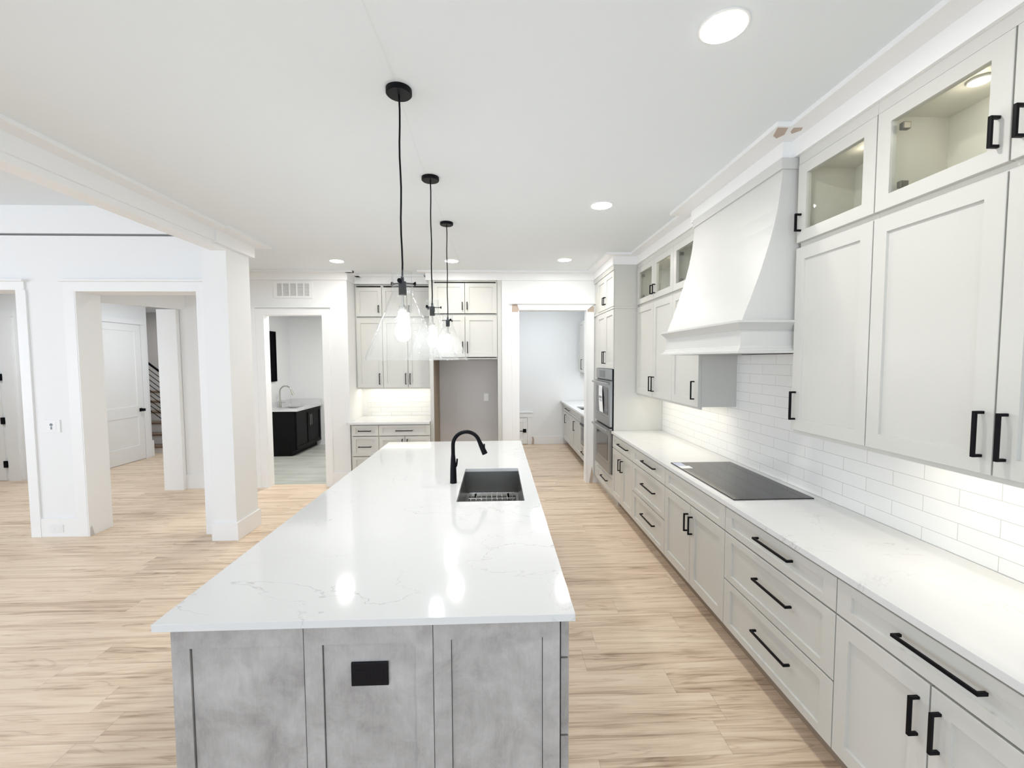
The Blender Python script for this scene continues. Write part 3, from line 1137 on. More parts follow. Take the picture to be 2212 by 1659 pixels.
upper('two-door greige wall cabinet next to the tall oven cabinet', 4.034, 5.063, [
    ('door', 4.034, 4.527, UZ0, UZ1, lo), ('door', 4.527, 5.061, UZ0, UZ1, hi)])
glass_upper('single glass-door cabinet half hidden by the left of the hood', 3.488, 4.034, [
    ('glass', 3.488, 4.034, UZ2, UZ3, ('v', 3.56, 2.45, 2.546), {'hinge': 3.95})])
lo, hi = vpair(4.522, 2.45, 2.546, 0.036)
glass_upper('two-door glass cabinet next to the tall oven cabinet, lit inside', 4.034, 5.063, [
    ('glass', 4.034, 4.527, UZ2, UZ3, lo, {'hinge': 4.12}), ('glass', 4.527, 5.061, UZ2, UZ3, hi, {'hinge': 4.985})])


def puck(label, x, y):
    t = thing('puck_light', label, 'light', (x, y, 2.80))
    MB().lathe([(0.0, 0.0), (0.036, 0.0), (0.036, -0.008), (0.028, -0.011), (0.028, -0.004), (0.0, -0.004)], (x, y, 2.799), n=28).build('rim', 'plastic', t, smooth=True)
    MB().lathe([(0.0, -0.012), (0.02, -0.011), (0.027, -0.006), (0.0, -0.005)], (x, y, 2.799), n=28).build('lens', 'puck', t, smooth=True)


puck('small lit puck light inside the nearest glass cabinet', 1.81, 1.605)
puck('small lit puck light inside the glass cabinet beside the ovens', 1.835, 4.36)
lamp_pt('puck_glow', (1.81, 1.605, 2.76), 0.3, 0.02, WARM)
lamp_pt('puck_glow', (1.835, 4.36, 2.76), 0.3, 0.02, WARM)
lamp_pt('puck_glow', (1.82, 2.12, 2.76), 0.15, 0.02, WARM)  # light without a puck, none is built in this cabinet

# ------------------------------------------------------------------ range hood
hd = thing('range_hood', 'large white curved range hood over the black cooktop', 'range hood', (1.68, 2.92, 1.79))
HY0, HY1 = 2.39, 3.452
curve = [(1.379, 1.977), (1.398, 2.03), (1.422, 2.09), (1.448, 2.165), (1.476, 2.245), (1.502, 2.33), (1.528, 2.42), (1.550, 2.51),
         (1.567, 2.60), (1.580, 2.70), (1.589, 2.79), (1.594, 2.866)]
flue = MB()
flue.prism_y(curve + [(1.981, 2.866), (1.981, 1.977)], HY0, HY1)
flue.build('flue', 'hood', hd)
B(1.578, 1.9805, HY0 - 0.008, HY1 + 0.008, 2.806, 2.866).build('top_trim', 'hood', hd)


def skirt(prof, name):
    """moulding profile (offset outward, z) swept round the three free sides of the hood"""
    mb = MB()
    bm = mb.bm
    rows = []
    for o, z in prof:
        rows.append([bm.verts.new(q) for q in ((1.981, HY0 - o, z), (1.375 - o, HY0 - o, z), (1.375 - o, HY1 + o, z), (1.981, HY1 + o, z))])
    for a, b in zip(rows, rows[1:]):
        for i in range(3):
            bm.faces.new((a[i], a[i + 1], b[i + 1], b[i]))
        bm.faces.new((a[3], a[0], b[0], b[3]))
    bm.faces.new(rows[0])
    bm.faces.new(rows[-1][::-1])
    mb.build(name, 'hood', hd)


skirt([(0.036, 1.9775), (0.036, 1.966), (0.030, 1.960), (0.022, 1.952), (0.012, 1.940), (0.007, 1.933), (0.003, 1.926), (0.0, 1.925), (0.0, 1.922)], 'ledge_moulding')
skirt([(0.0, 1.922), (0.0, 1.838)], 'band')
skirt([(0.0, 1.838), (0.006, 1.834), (0.008, 1.824), (0.018, 1.818), (0.020, 1.812), (0.034, 1.806), (0.034, 1.795), (-0.03, 1.795), (-0.03, 1.80)], 'bottom_moulding')

# ------------------------------------------------------------------ tall oven cabinet
fr = front_left(FX)
OY0, OY1 = 5.071, 5.872
tc = thing('tall_cabinet', 'tall greige oven cabinet reaching the ceiling beside the pantry doorway', 'cabinet', (1.68, 5.47, 0))
side = MB()
side.box(1.40, 1.981, OY0, OY1 + 0.205, 2.381, F0)
side.build('upper_body', 'cab', tc)
MB().box(1.381, 1.981, OY0 - 0.006, OY1 + 0.207, 2.3615, 2.3805).build('dividing_rail', 'cab', tc)
MB().box(1.40, 1.981, OY0, OY1 + 0.205, 0.12, 2.361).build('lower_body', 'cab', tc)
MB().box(1.381, 1.40, OY0 - 0.004, OY1 + 0.205, 2.812, F0).build('top_rail', 'cab', tc)
MB().box(1.46, 1.981, OY0, OY1 + 0.205, 0.0, 0.12).build('toe_kick', 'cab', tc)
c = 5.466
for (a, b, z0, z1, h) in ((OY0, c, 2.392, 2.806, ('v', c - 0.036, 2.45, 2.545)), (c, OY1, 2.392, 2.806, ('v', c + 0.036, 2.45, 2.545)),
                          (OY0, c, 1.652, 2.356, ('v', c - 0.036, 1.71, 1.865)), (c, OY1, 1.652, 2.356, ('v', c + 0.036, 1.71, 1.865))):
    o = shaker(fr, a + .006, b - .002, z0, z1, 0.06, 0.062, t=0.014).build('door', 'cab', tc)
    pull(fr, h[1], h[1], h[2], h[3]).build('handle', 'black', o, bevel=0.0015)
o = shaker(fr, OY0 + .003, OY1 - .003, 0.13, 0.305, 0.06, 0.045, t=0.014).build('drawer', 'cab', tc)
pull(fr, 5.27, 5.56, 0.253, 0.253).build('handle', 'black', o, bevel=0.0015)

ov = thing('double_oven', 'stainless steel double wall oven with dark windows', 'oven', (1.40, 5.46, 0.38))
B(1.384, 1.3995, 5.082, 5.855, 0.375, 1.648).build('trim_frame', 'black_gloss', ov)
pn = B(1.368, 1.384, 5.088, 5.85, 1.52, 1.645).build('control_panel', 'steel', ov, bevel=0.003)
B(1.3665, 1.368, 5.39, 5.66, 1.535, 1.625).build('display', 'oven_glass', pn)
for z0, z1, w0, w1, hz in ((0.955, 1.502, 1.085, 1.42, 1.475), (0.382, 0.932, 0.525, 0.84, 0.912)):
    dr = shaker(fr_ := front_left(1.355), 5.088, 5.85, z0, z1, 0.085, 0.1, t=0.029, rec=0.004).build('oven_door', 'steel', ov)
    B(1.3535, 1.3590, 5.185, 5.845 - 0.075, w0, w1).build('window', 'oven_glass', dr)
    hb = MB()
    hb.tube([(1.312, 5.04, hz), (1.312, 5.82, hz)], 0.013, 14)
    hb.tube([(1.312, 5.13, hz), (1.357, 5.13, hz)], 0.009, 10)
    hb.tube([(1.312, 5.80, hz), (1.357, 5.80, hz)], 0.009, 10)
    hb.build('handle', 'steel', dr, smooth=True)
tg = thing('energy_tag', 'white paper tag hanging on the upper oven window', 'tag', (1.345, 5.50, 1.09))
mb = MB()
pts = [(5.44, 1.43), (5.42, 1.36), (5.40, 1.28), (5.385, 1.18), (5.38, 1.095)]
w2 = [(5.62, 1.43), (5.60, 1.36), (5.585, 1.28), (5.575, 1.18), (5.57, 1.095)]
for k in range(4):
    xs = [1.350, 1.343, 1.339, 1.342, 1.347]
    mb.hexa([(xs[k + 1], pts[k + 1][0], pts[k + 1][1]), (xs[k + 1], w2[k + 1][0], w2[k + 1][1]), (xs[k + 1] + .001, w2[k + 1][0], w2[k + 1][1]), (xs[k + 1] + .001, pts[k + 1][0], pts[k + 1][1]),
             (xs[k], pts[k][0], pts[k][1]), (xs[k], w2[k][0], w2[k][1]), (xs[k] + .001, w2[k][0], w2[k][1]), (xs[k] + .001, pts[k][0], pts[k][1])])
bmesh.ops.remove_doubles(mb.bm, verts=mb.bm.verts[:], dist=1e-5)
mb.build('sheet', 'paper', tg)
mb = MB()
mb.box(1.3375, 1.3385, 5.42, 5.57, 1.27, 1.30)
mb.box(1.3375, 1.3385, 5.42, 5.57, 1.25, 1.256)
mb.box(1.3375, 1.3385, 5.42, 5.52, 1.235, 1.241)
mb.build('printing', 'ink', tg)

# ------------------------------------------------------------------ island
IX0, IX1, IY0, IY1 = -1.1183, 0.2607, 1.3933, 4.5156
SX0, SX1, SY0, SY1 = -0.2425, 0.1686, 2.566, 3.360
isl = thing('island_cabinet', 'grey stained wood kitchen island base with panelled end', 'kitchen island', (-0.43, 2.95, 0))

B(-1.03, 0.15, 1.50, 4.42, 0.0, 0.10).build('toe_kick', 'maple', isl)


def groove_panel(x0, x1, p0, p1, zt, gl, gr, nm='end_panel'):
    """framed end panel: stiles, top and bottom rail round a sunk field, open groove left and right of the field"""
    fr = front_near(1.43)
    mb = MB()
    bm = mb.bm

    def ring(a, b, c, e, d):
        return [bm.verts.new(fr(u, d, z)) for u, z in ((a, c), (b, c), (b, e), (a, e))]
    zb = 0.10
    back = ring(x0, x1, 0.0, 0.888, 0.024)
    edge = ring(x0, x1, 0.0, 0.888, 0.001)
    face = ring(x0 + .001, x1 - .001, 0.001, 0.887, 0)
    inn = ring(p0, p1, zb, zt, 0)
    deep = ring(p0, p1, zb, zt, 0.020)
    deep2 = ring(p0 + gl, p1 - gr, zb + .0005, zt - .0005, 0.020)
    fld = ring(p0 + gl + .0002, p1 - gr - .0002, zb + .001, zt - .001, 0.006)
    seq = [back, edge, face, inn, deep, deep2, fld]
    for a, b in zip(seq, seq[1:]):
        for i in range(4):
            j = (i + 1) % 4
            bm.faces.new((a[i], a[j], b[j], b[i]))
    bm.faces.new(fld)
    bm.faces.new(back)
    return mb.build(nm, 'maple', isl)


groove_panel(-1.087, -0.654, -1.027, -0.716, 0.806, 0.0040, 0.0008)
groove_panel(-0.652, -0.221, -0.592, -0.280, 0.806, 0.0032, 0.0008)
groove_panel(-0.219, 0.214, -0.159, 0.155, 0.812, 0.0018, 0.0020)
# drawers and doors on the aisle side, plain panels on the seating side
fr = front_right(0.250)
for a, b in ((1.458, 2.30), (3.50, 4.45)):
    for z0, z1 in ((0.722, 0.872), (0.436, 0.714), (0.145, 0.428)):
        o = shaker(fr, a, b, z0, z1, 0.06, 0.04, t=0.028).build('drawer', 'maple', isl)
        pull(fr, (a + b) / 2 - .14, (a + b) / 2 + .14, (z0 + z1) / 2, (z0 + z1) / 2).build('handle', 'black', o, bevel=0.0015)
for a, b, hu in ((2.304, 2.90, 2.865), (2.904, 3.496, 2.94)):
    o = shaker(fr, a, b, 0.145, 0.872, 0.06, 0.06, t=0.028).build('door', 'maple', isl)
    pull(fr, hu, hu, 0.66, 0.80).build('handle', 'black', o, bevel=0.0015)
fr = front_left(-1.087)
for k in range(4):
    shaker(fr, 1.458 + 0.752 * k, 2.206 + 0.752 * k, 0.0, 0.886, 0.065, 0.08, t=0.02).build('side_panel', 'maple', isl)


slab_with_hole(-1.065, 0.205, 1.455, 4.46, SX0 - .024, SX1 + .024, SY0 - .024, SY1 + .024, 0.10, 0.888).build('body', 'maple', isl)
it = slab_with_hole(IX0, IX1, IY0, IY1, SX0, SX1, SY0, SY1, 0.8885, 0.914).build('island_countertop', 'quartz', bevel=0.0012)
tag(it, 'large white veined quartz top on the grey island', 'countertop')

# undermount sink
sk = thing('kitchen_sink', 'stainless undermount sink let into the island top', 'sink', (-0.04, 2.96, 0.69))
e = 0.004
mb = MB()
bm = mb.bm


def rect(x0, x1, y0, y1, z):
    return [bm.verts.new(q) for q in ((x0, y0, z), (x1, y0, z), (x1, y1, z), (x0, y1, z))]


seq = [rect(SX0 - .02, SX1 + .02, SY0 - .02, SY1 + .02, 0.8880), rect(SX0 - e, SX1 + e, SY0 - e, SY1 + e, 0.8880),
       rect(SX0 + .004, SX1 - .004, SY0 + .004, SY1 - .004, 0.72), rect(SX0 + .02, SX1 - .02, SY0 + .02, SY1 - .02, 0.700),
       ]
for a, b in zip(seq, seq[1:]):
    for i in range(4):
        bm.faces.new((a[i], a[(i + 1) % 4], b[(i + 1) % 4], b[i]))
bm.faces.new(seq[-1])
mb.build('basin', 'steel_dark', sk)
MB().lathe([(0.0, 0.001), (0.036, 0.001), (0.044, 0.004), (0.044, 0.0)], (-0.04, 3.1, 0.7), n=28).build('drain', 'steel', sk, smooth=True)
gd = thing('sink_grid', 'shiny wire rack lying in the bottom of the island sink', 'rack', (-0.04, 2.96, 0.70))
x0, x1, y0, y1, gz = SX0 + .03, SX1 - .03, SY0 + .04, SY1 - .03, 0.728
MB().tube([(x0, y0, gz), (x1, y0, gz), (x1, y1, gz), (x0, y1, gz), (x0, y0, gz)], 0.0032, 8).build('rim', 'wire', gd)
for k in range(9):
    x = x0 + (x1 - x0) * (k + 0.5) / 9
    MB().tube([(x, y0, gz), (x, y1, gz)], 0.0022, 6).build('rod', 'wire', gd)
for k in range(3):
    y = y0 + (y1 - y0) * (k + 0.5) / 3
    MB().tube([(x0, y, gz - .004), (x1, y, gz - .004)], 0.0024, 6).build('rod', 'wire', gd)
for x in (x0 + .05, x1 - .05):
    for y in (y0 + .03, y1 - .03):
        MB().lathe([(0.0, 0.0), (0.008, 0.0), (0.008, 0.03), (0.0, 0.03)], (x, y, 0.7005), n=12).build('foot', 'black', gd)

# faucet
fc = thing('kitchen_faucet', 'matte black gooseneck faucet on the island beside the sink', 'faucet', (-0.299, 2.97, 0.914))
fx, fy = -0.299, 2.97
MB().lathe([(0.0, 0.0), (0.0235, 0.0), (0.0235, 0.006), (0.0225, 0.03), (0.021, 0.10), (0.0175, 0.155), (0.0140, 0.195), (0.0135, 0.20), (0, 0.20)], (fx, fy, 0.914), n=32).build('body', 'black', fc, smooth=True)
R = 0.092
arc = [(fx, fy, 1.113), (fx, fy, 1.178)]
for k in range(1, 15):
    a = PI - (PI * 0.90) * k / 14
    arc.append((fx + R + R * math.cos(a), fy, 1.178 + R * math.sin(a)))
MB().tube(arc, 0.0132, 16).build('spout', 'black', fc, smooth=True)
p0, p1 = Vector(arc[-2]), Vector(arc[-1])
dv = (p1 - p0).normalized()
MB().tube([p1 - dv * 0.004, p1 + dv * 0.015, p1 + dv * 0.03, p1 + dv * 0.075, p1 + dv * 0.10], [0.0140, 0.0145, 0.0165, 0.0185, 0.0195], 18).build('spray_head', 'black', fc, smooth=True)
q = p1 + dv * 0.045 + Vector((0.019, 0, 0.004))
MB().box(q.x - .006, q.x + .004, fy - .008, fy + .008, q.z - .016, q.z + .016).build('spray_button', 'black_gloss', fc, bevel=0.003)
MB().tube([(fx + .012, fy, 1.02), (fx + .021, fy, 1.035), (fx + .025, fy, 1.055), (fx + .028, fy, 1.083)], [0.006, 0.007, 0.0065, 0.006], 12).build('lever', 'black', fc, smooth=True)

# outlet on the island end
ol = thing('outlet', 'black outlet plate on the middle panel of the island end', 'outlet', (-0.434, 1.436, 0.70))
B(-0.497, -0.372, 1.4285, 1.4365, 0.659, 0.741).build('cover_plate', 'black_gloss', ol, bevel=0.002)
for x in (-0.463, -0.406):
    B(x - .017, x + .017, 1.4275, 1.4290, 0.685, 0.715).build('socket', 'black_gloss', ol, bevel=0.0006)

# ------------------------------------------------------------------ pendants
PX = -0.43


def make_pendant(y, label):
    t = thing('pendant_light', label, 'pendant light', (PX, y, 1.765), 'pendants over the island')
    c = (PX, y, 0)
    MB().lathe([(0, CZ), (0.058, CZ), (0.058, 2.966), (0.054, 2.962), (0.0, 2.962)], c, n=40).build('canopy', 'black', t, smooth=True)
    pts = [(PX + 0.0022 * math.sin(k * 1.3) * (1 if 0 < k < 12 else 0), y, 2.964 - (2.964 - 2.14) * k / 12) for k in range(13)]
    MB().tube(pts, 0.0042, 10).build('cord', 'black', t, smooth=True)
    cl = MB().lathe([(0, 2.150), (0.007, 2.150), (0.008, 2.130), (0.0175, 2.127), (0.0175, 2.066), (0.0, 2.066)], c, n=24).build('shade_holder', 'black', t, smooth=True)
    for k in range(3):
        a = PI / 6 + k * 2 * PI / 3
        dx, dy = math.cos(a), math.sin(a)
        z = 2.122
        MB().tube([(PX + dx * .012, y + dy * .012, z), (PX + dx * .054, y + dy * .054, z), (PX + dx * .0545, y + dy * .0545, z), (PX + dx * .062, y + dy * .062, z)],
                  [0.0026, 0.0026, 0.006, 0.0105], 14).build('thumb_screw', 'black', t, smooth=True)
    MB().lathe([(0, 2.067), (0.0058, 2.067), (0.0058, 2.013), (0, 2.013)], c, n=16).build('stem', 'chrome', t, smooth=True)
    MB().lathe([(0, 2.014), (0.0172, 2.014), (0.0175, 2.008), (0.0175, 1.962), (0.015, 1.962), (0.0, 1.964)], c, n=28).build('socket', 'chrome', t, smooth=True)
    MB().lathe([(0, 1.963), (0.012, 1.962), (0.014, 1.952), (0.026, 1.935), (0.0345, 1.912), (0.036, 1.893), (0.032, 1.870), (0.019, 1.855), (0.0, 1.851)], c, n=28).build('bulb', 'bulb', t, smooth=True)
    outer = [(0.0480, 2.172), (0.0480, 2.12), (0.0478, 2.086), (0.0500, 2.074), (0.0560, 2.058), (0.0800, 2.000), (0.1100, 1.930), (0.1450, 1.846), (0.1690, 1.788), (0.1765, 1.768), (0.1768, 1.764)]
    inner = [(r - 0.0045, z) for r, z in outer[:-1]]
    MB().lathe(outer + inner[::-1], c, n=72, close=True).build('shade', 'shade', t, smooth=True)
    return t


p1 = make_pendant(2.044, 'nearest of three clear glass cone pendants over the island')
for y, lb in ((2.986, 'middle of three clear glass cone pendants over the island'), (3.942, 'farthest of three clear glass cone pendants over the island')):
    c2 = copy_tree(p1)
    c2.location = (PX, y, 1.765)
    c2.rotation_euler = (0, 0, -0.45 if y < 3.2 else 0.5)
    c2['label'] = lb
for y in (2.044, 2.986, 3.942):
    lamp_pt('pendant_glow', (PX, y, 1.835), 6.5, 0.03, (0.95, 0.975, 1.0))

# ------------------------------------------------------------------ recessed lights


def downlight(x, y, label, power=7.5):
    t = thing('recessed_light', label, 'light', (x, y, CZ), 'recessed ceiling lights')
    MB().lathe([(0.088, 0.0), (0.088, -0.003), (0.080, -0.006), (0.074, -0.005), (0.074, 0.0)], (x, y, CZ), n=48, close=True).build('trim_ring', 'plastic', t, smooth=True)
    MB().lathe([(0.0, -0.0075), (0.079, -0.0068), (0.079, -0.001), (0.0, -0.001)], (x, y, CZ), n=48).build('lens', 'lens', t, smooth=True)
    d = bpy.data.lights.new('downlight_beam', 'AREA')
    d.shape = 'DISK'
    d.size = 0.14
    d.energy = power
    d.color = (1.0, 0.965, 0.92)
    d.spread = 3.1
    o = bpy.data.objects.new('downlight_beam', d)
    o.location = (x, y, CZ - 0.008)
    C.objects.link(o)


downlight(0.846, 1.632, 'nearest and largest-looking round recessed ceiling light')
downlight(0.846, 3.474, 'round recessed ceiling light left of the range hood')
downlight(0.849, 5.34, 'round recessed ceiling light in front of the pantry doorway')
downlight(-1.938, 5.45, 'round recessed ceiling light in front of the wall vent')
downlight(-0.535, 5.42, 'round recessed ceiling light seen behind the third pendant cord')

# ------------------------------------------------------------------ niche cabinets on the back wall
fr = front_near(5.992)
GN = 'base cabinets in the back niche'
cabinet('base_cabinet', 'narrow three-drawer base cabinet left in the back wall niche', 'cabinet', fr, -2.004, -1.624, ZB, ZT, 0.69, [
    ('drawer', -1.99, -1.624, ZD0, ZD1, ('h', -1.90, -1.725, 0.796), {'s': 0.05, 'r': 0.032}),
    ('drawer', -1.99, -1.624, 0.442, ZL, ('h', -1.90, -1.725, 0.575), {'s': 0.05, 'r': 0.038}),
    ('drawer', -1.99, -1.624, ZB, 0.434, ('h', -1.90, -1.725, 0.29), {'s': 0.05, 'r': 0.038})], toe=0.14, group=GN)
lo, hi = vpair(-1.264, 0.53, 0.68, 0.034)
cabinet('base_cabinet', 'wide drawer over two doors, base cabinet right in the back wall niche', 'cabinet', fr, -1.624, -0.921, ZB, ZT, 0.69, [
    ('drawer', -1.624, -0.914, ZD0, ZD1, ('h', -1.388, -1.155, 0.795), {'s': 0.055, 'r': 0.032}),
    ('door', -1.624, -1.264, ZB, ZL, lo, {'s': 0.055, 'r': 0.055}), ('door', -1.264, -0.914, ZB, ZL, hi, {'s': 0.055, 'r': 0.055})], toe=0.14, group=GN)
nc = MB().prism([(-2.055, 5.972), (-0.921, 5.972), (-0.921, 6.692), (-2.038, 6.692), (-2.038, 6.065), (-2.055, 6.065)], 0.8845, 0.914).build('niche_countertop', 'quartz', bevel=0.002)
tag(nc, 'white countertop on the drawers in the back wall niche', 'countertop')

fr = front_near(6.40)
GW = 'wall cabinets in the back niche'
nk = dict(group=GW)
cabinet('wall_cabinet', 'narrow single-door wall cabinet in the back niche, lower row at left', 'cabinet', fr, -2.039, -1.649, UZ0, UZM, 0.29, [
    ('door', -2.022, -1.649, UZ0, UZ1, ('v', -1.698, 1.413, 1.576), {'s': 0.055, 'r': 0.06})], rail=0.02, **nk)
lo, hi = vpair(-1.287, 1.413, 1.576, 0.032)
cabinet('wall_cabinet', 'two-door wall cabinet in the back niche, lower row behind the nearest pendant', 'cabinet', fr, -1.649, -0.921, UZ0, UZM, 0.29, [
    ('door', -1.649, -1.287, UZ0, UZ1, lo, {'s': 0.055, 'r': 0.06}), ('door', -1.287, -0.924, UZ0, UZ1, hi, {'s': 0.055, 'r': 0.06})], rail=0.02, **nk)
cabinet('wall_cabinet', 'small square wall cabinet in the back niche, top row at left', 'cabinet', fr, -2.039, -1.649, UZM, F0, 0.29, [
    ('door', -2.022, -1.649, 2.402, 2.822, ('v', -1.695, 2.458, 2.562), {'s': 0.055, 'r': 0.055})], **nk)
lo, hi = vpair(-1.287, 2.458, 2.562, 0.032)
cabinet('wall_cabinet', 'two-door wall cabinet in the back niche, top row under the ceiling trim', 'cabinet', fr, -1.649, -0.921, UZM, F0, 0.29, [
    ('door', -1.649, -1.287, 2.402, 2.822, lo, {'s': 0.055, 'r': 0.055}), ('door', -1.287, -0.924, 2.402, 2.822, hi, {'s': 0.055, 'r': 0.055})], **nk)

# fridge surround
fr = front_near(6.062)
GF = 'cabinets over the fridge recess'
lo, hi = vpair(-0.425, 1.86, 2.022, 0.033)
cabinet('wall_cabinet', 'two-door cabinet directly above the empty fridge recess', 'cabinet', fr, -0.866, 0.024, 1.775, 2.385, 0.62, [
    ('door', -0.866, -0.425, 1.806, 2.372, lo, {'s': 0.06, 'r': 0.058}), ('door', -0.425, 0.024, 1.806, 2.372, hi, {'s': 0.06, 'r': 0.058})], group=GF)
lo, hi = vpair(-0.425, 2.46, 2.566, 0.033)
cabinet('wall_cabinet', 'top two-door cabinet above the fridge recess, just under the ceiling trim', 'cabinet', fr, -0.866, 0.024, 2.3855, F0, 0.62, [
    ('door', -0.866, -0.425, 2.412, 2.826, lo, {'s': 0.06, 'r': 0.055}), ('door', -0.425, 0.024, 2.412, 2.826, hi, {'s': 0.06, 'r': 0.055})], group=GF)
fp = thing('fridge_side_panel', 'tall panel left of the fridge recess with bare brown inner face', 'panel', (-0.89, 6.37, 0))
B(-0.919, -0.870, 6.07, 6.69, 0, F0).build('panel', 'cab', fp)
B(-0.8697, -0.8685, 6.10, 6.689, 0, 1.774).build('inner_face', 'raw_and_kick_shade', fp)
fp = B(0.026, 0.079, 6.07, 6.69, 0, F0).build('fridge_side_panel', 'cab')
tag(fp, 'tall greige panel right of the fridge recess, beside the pantry doorway wall', 'panel')


def white_outlet(label, c, axis='near', w=0.07, h=0.115):
    x, y, z = c
    t = thing('outlet', label, 'outlet', c)
    B(x - w / 2, x + w / 2, y - .006, y, z - h / 2, z + h / 2).build('cover_plate', 'plastic', t, bevel=0.0015)
    for s in (-1, 1):
        zz = z + s * h * 0.19
        B(x - w * .22, x + w * .22, y - .0075, y - .0055, zz - h * .13, zz + h * .13).build('socket', 'plastic', t, bevel=0.0006)
    return t


white_outlet('white wall outlet in the empty fridge recess', (-0.153, 6.69, 1.19))
white_outlet('white wall outlet above the laundry counter', (-4.05, 9.2, 1.10))
t = thing('wall_plate', 'white wall plate with small black port on the left pier', 'outlet', (-4.43, 4.458, 1.124))
B(-4.51, -4.348, 4.450, 4.4605, 1.062, 1.187).build('cover_plate', 'plastic', t, bevel=0.002)
B(-4.475, -4.385, 4.448, 4.4505, 1.08, 1.168).build('insert', 'plastic', t, bevel=0.001)
for z, r in ((1.140, 0.014), (1.115, 0.007), (1.100, 0.008)):
    MB().lathe([(0, 0), (r, 0), (r, -0.003), (0, -0.003)], (-4.43, 4.448, z), 'Y', n=18).build('port', 'ink', t)
t = thing('outlet', 'low white outlet in the baseboard of the left pier', 'outlet', (-4.436, 4.446, 0.085))
B(-4.502, -4.37, 4.440, 4.446, 0.045, 0.126).build('cover_plate', 'plastic', t, bevel=0.002)
for x in (-4.468, -4.404):
    B(x - .018, x + .018, 4.4388, 4.4402, 0.068, 0.103).build('socket', 'plastic', t)

# air vent above the laundry door
v = thing('air_vent', 'white wall air vent grille above the laundry door', 'vent', (-2.76, 6.08, 2.735))
vy = 6.084
fm = MB()
VX0, VX1, VZ0, VZ1 = -3.022, -2.498, 2.622, 2.85
fm.box(VX0, VX1, vy - .010, vy, VZ0, VZ0 + .03)
fm.box(VX0, VX1, vy - .010, vy, VZ1 - .03, VZ1)
n = 5
cw = (VX1 - VX0 - .046) / n
for k in range(n + 1):
    xc = VX0 + .023 + cw * k
    hw = 0.023 if k in (0, n) else 0.008
    fm.box(xc - hw, xc + hw, vy - .010, vy, VZ0 + .03, VZ1 - .03)
fm.build('frame', 'trim', v)
B(VX0 + .02, VX1 - .02, vy - .0016, vy - .0004, VZ0 + .025, VZ1 - .025).build('backing', 'grey_paint', v)
for k in range(11):
    z = VZ0 + 0.034 + 0.0153 * k
    MB().hexa([(VX0 + .03, vy - .009, z), (VX1 - .03, vy - .009, z), (VX1 - .03, vy - .002, z + .007), (VX0 + .03, vy - .002, z + .007),
               (VX0 + .03, vy - .009, z + .0015), (VX1 - .03, vy - .009, z + .0015), (VX1 - .03, vy - .002, z + .0085), (VX0 + .03, vy - .002, z + .0085)]).build('louvre', 'trim', v)

# ------------------------------------------------------------------ laundry room beyond the door
fr = front_right(-3.68)
lv = cabinet('laundry_cabinet', 'black laundry base cabinet seen through the back doorway', 'cabinet', fr, 8.06, 9.18, 0.10, 0.835, 0.59, [
    ('door', 8.07, 8.62, 0.115, 0.825, ('v', 8.585, 0.50, 0.72), {'s': 0.06, 'r': 0.06}),
    ('door', 8.62, 9.17, 0.115, 0.825, ('v', 8.655, 0.50, 0.72), {'s': 0.06, 'r': 0.06})], toe=0.10, m='black_wood', handle_m='chrome', hole=(-4.135, -3.785, 8.315, 8.795))
lt = thing('laundry_countertop', 'white laundry counter with backsplash on the black cabinet', 'countertop', (-3.98, 8.6, 0.836))
slab_with_hole(-4.288, -3.648, 8.035, 9.182, -4.12, -3.80, 8.33, 8.78, 0.836, 0.868).build('slab', 'quartz', lt)
B(-4.288, -3.66, 9.163, 9.182, 0.868, 0.97).build('backsplash', 'quartz', lt)
B(-4.288, -4.27, 8.04, 9.162, 0.868, 0.97).build('backsplash', 'quartz', lt)
mb = MB()
bm = mb.bm
seq = [rect(-4.13, -3.79, 8.32, 8.79, 0.8355), rect(-4.12, -3.80, 8.33, 8.78, 0.8355), rect(-4.10, -3.82, 8.35, 8.76, 0.70)]
for a, b in zip(seq, seq[1:]):
    for i in range(4):
        bm.faces.new((a[i], a[(i + 1) % 4], b[(i + 1) % 4], b[i]))
bm.faces.new(seq[-1])
tag(mb.build('laundry_sink', 'steel_dark'), 'small steel sink sunk in the laundry counter', 'sink')
lf = thing('laundry_faucet', 'brushed nickel gooseneck faucet on the laundry counter', 'faucet', (-4.175, 8.50, 0.868))
lx, ly = -4.175, 8.5
MB().lathe([(0, 0), (0.024, 0), (0.024, 0.01), (0.02, 0.12), (0.013, 0.19), (0, 0.19)], (lx, ly, 0.8685), n=24).build('body', 'chrome', lf, smooth=True)
arc = [(lx, ly, 1.05), (lx, ly, 1.17)]
for k in range(1, 13):
    a = PI - PI * 0.92 * k / 12
    arc.append((lx + 0.11 + 0.11 * math.cos(a), ly, 1.17 + 0.11 * math.sin(a)))
MB().tube(arc, 0.012, 14).build('spout', 'chrome', lf, smooth=True)
p1_ = Vector(arc[-1])
dv = (p1_ - Vector(arc[-2])).normalized()
MB().tube([p1_, p1_ + dv * .03, p1_ + dv * .10], [0.014, 0.017, 0.019], 14).build('spray_head', 'chrome', lf, smooth=True)
MB().tube([(lx + .015, ly, 0.96), (lx + .10, ly, 0.965)], 0.007, 10).build('lever', 'chrome', lf, smooth=True)
mi = thing('wall_mirror', 'tall narrow black mirror on the laundry wall left of the nickel faucet', 'mirror', (-4.28, 8.46, 1.37))
fb = MB()
for a, b, c_, d_ in ((8.335, 8.36, 1.37, 2.33), (8.555, 8.58, 1.37, 2.33)):
    fb.box(-4.289, -4.252, a, b, c_, d_)
fb.box(-4.289, -4.252, 8.36, 8.555, 1.37, 1.395)
fb.box(-4.289, -4.252, 8.36, 8.555, 2.305, 2.33)
fb.build('frame', 'matte_dark', mi)
B(-4.289, -4.275, 8.36, 8.555, 1.395, 2.305).build('glass', 'matte_dark', mi)

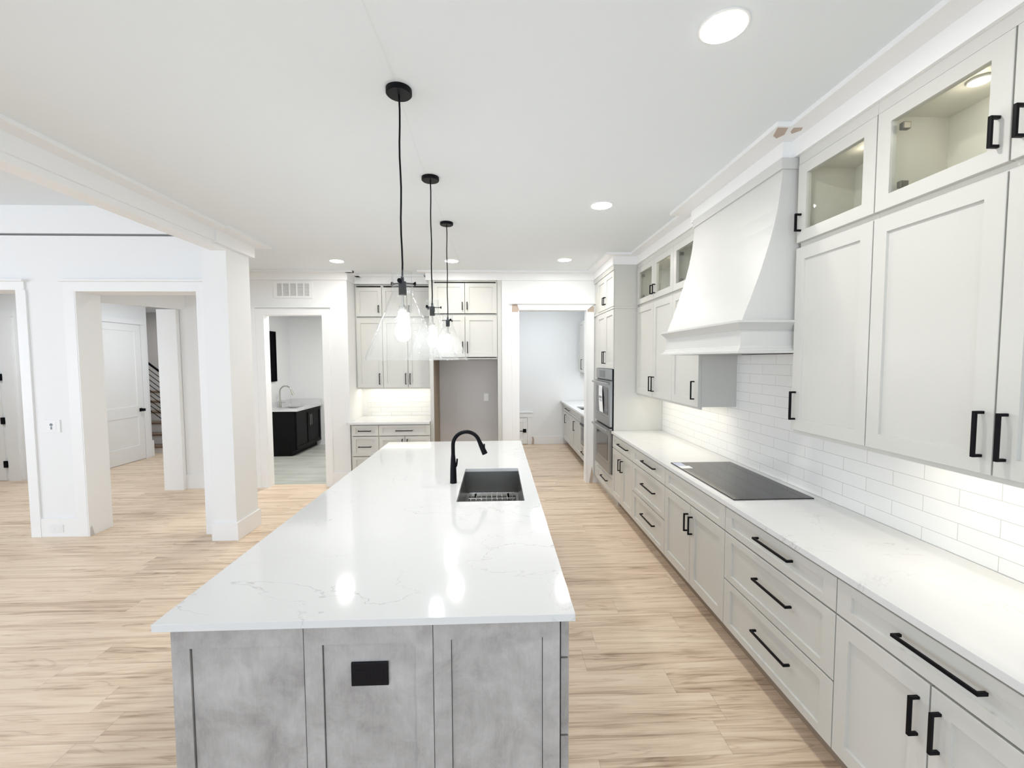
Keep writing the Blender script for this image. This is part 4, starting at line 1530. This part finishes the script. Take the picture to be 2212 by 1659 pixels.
# ------------------------------------------------------------------ pantry beyond the right doorway
fr = front_left(1.395)
lo, hi = vpair(7.74, 0.47, 0.66, 0.30)
cabinet('pantry_base_cabinet', 'greige pantry base cabinet, one drawer over two doors', 'cabinet', fr, 7.05, 8.93, ZB, ZT, 0.585, [
    ('drawer', 7.05, 8.88, ZD0, ZD1, ('h', 8.10, 8.50, 0.80)),
    ('door', 7.05, 7.80, ZB, ZL, ('v', 7.60, 0.50, 0.67)), ('door', 7.80, 8.88, ZB, ZL, ('v', 8.55, 0.50, 0.67))], toe=0.14, hole=(1.435, 1.815, 7.235, 7.765))
cabinet('pantry_base_cabinet', 'near pantry base cabinet holding the microwave, bottom drawer showing', 'cabinet', fr, 6.22, 7.046, ZB, ZT, 0.585, [
    ('drawer', 6.22, 7.04, ZB, 0.38, ('h', 6.50, 6.92, 0.27))], toe=0.14)
mw = thing('microwave_drawer', 'stainless microwave drawer under the pantry counter', 'microwave', (1.40, 6.63, 0.40))
B(1.388, 1.417, 6.24, 7.02, 0.395, 0.87).build('face', 'steel', mw, bevel=0.003)
B(1.384, 1.3885, 6.32, 6.94, 0.46, 0.66).build('window', 'oven_glass', mw)
B(1.370, 1.388, 6.24, 7.02, 0.70, 0.725).build('handle', 'black_gloss', mw, bevel=0.003)
pc = slab_with_hole(1.345, 1.986, 6.21, 8.975, 1.45, 1.80, 7.25, 7.75, 0.8845, 0.914).build('pantry_countertop', 'quartz')
tag(pc, 'white countertop running along the pantry wall', 'countertop')
mb = MB()
bm = mb.bm
seq = [rect(1.44, 1.81, 7.24, 7.76, 0.8835), rect(1.45, 1.80, 7.25, 7.75, 0.8835), rect(1.46, 1.79, 7.26, 7.74, 0.74)]
for a, b in zip(seq, seq[1:]):
    for i in range(4):
        bm.faces.new((a[i], a[(i + 1) % 4], b[(i + 1) % 4], b[i]))
bm.faces.new(seq[-1])
tag(mb.build('pantry_sink', 'steel_dark'), 'steel sink sunk in the pantry counter', 'sink')
fr = front_left(1.70)
cabinet('pantry_wall_cabinet', 'greige wall cabinet high on the pantry wall', 'cabinet', fr, 7.55, 8.90, 1.50, 2.53, 0.285, [
    ('door', 8.36, 8.90, 1.515, 2.52, ('v', 8.46, 1.57, 1.77)), ('door', 7.55, 8.36, 1.515, 2.52, None)])
area('pantry_led', (1.82, 7.7, 1.49), (0, 0, 0), 0.05, 1.6, 4.0, NEUT)
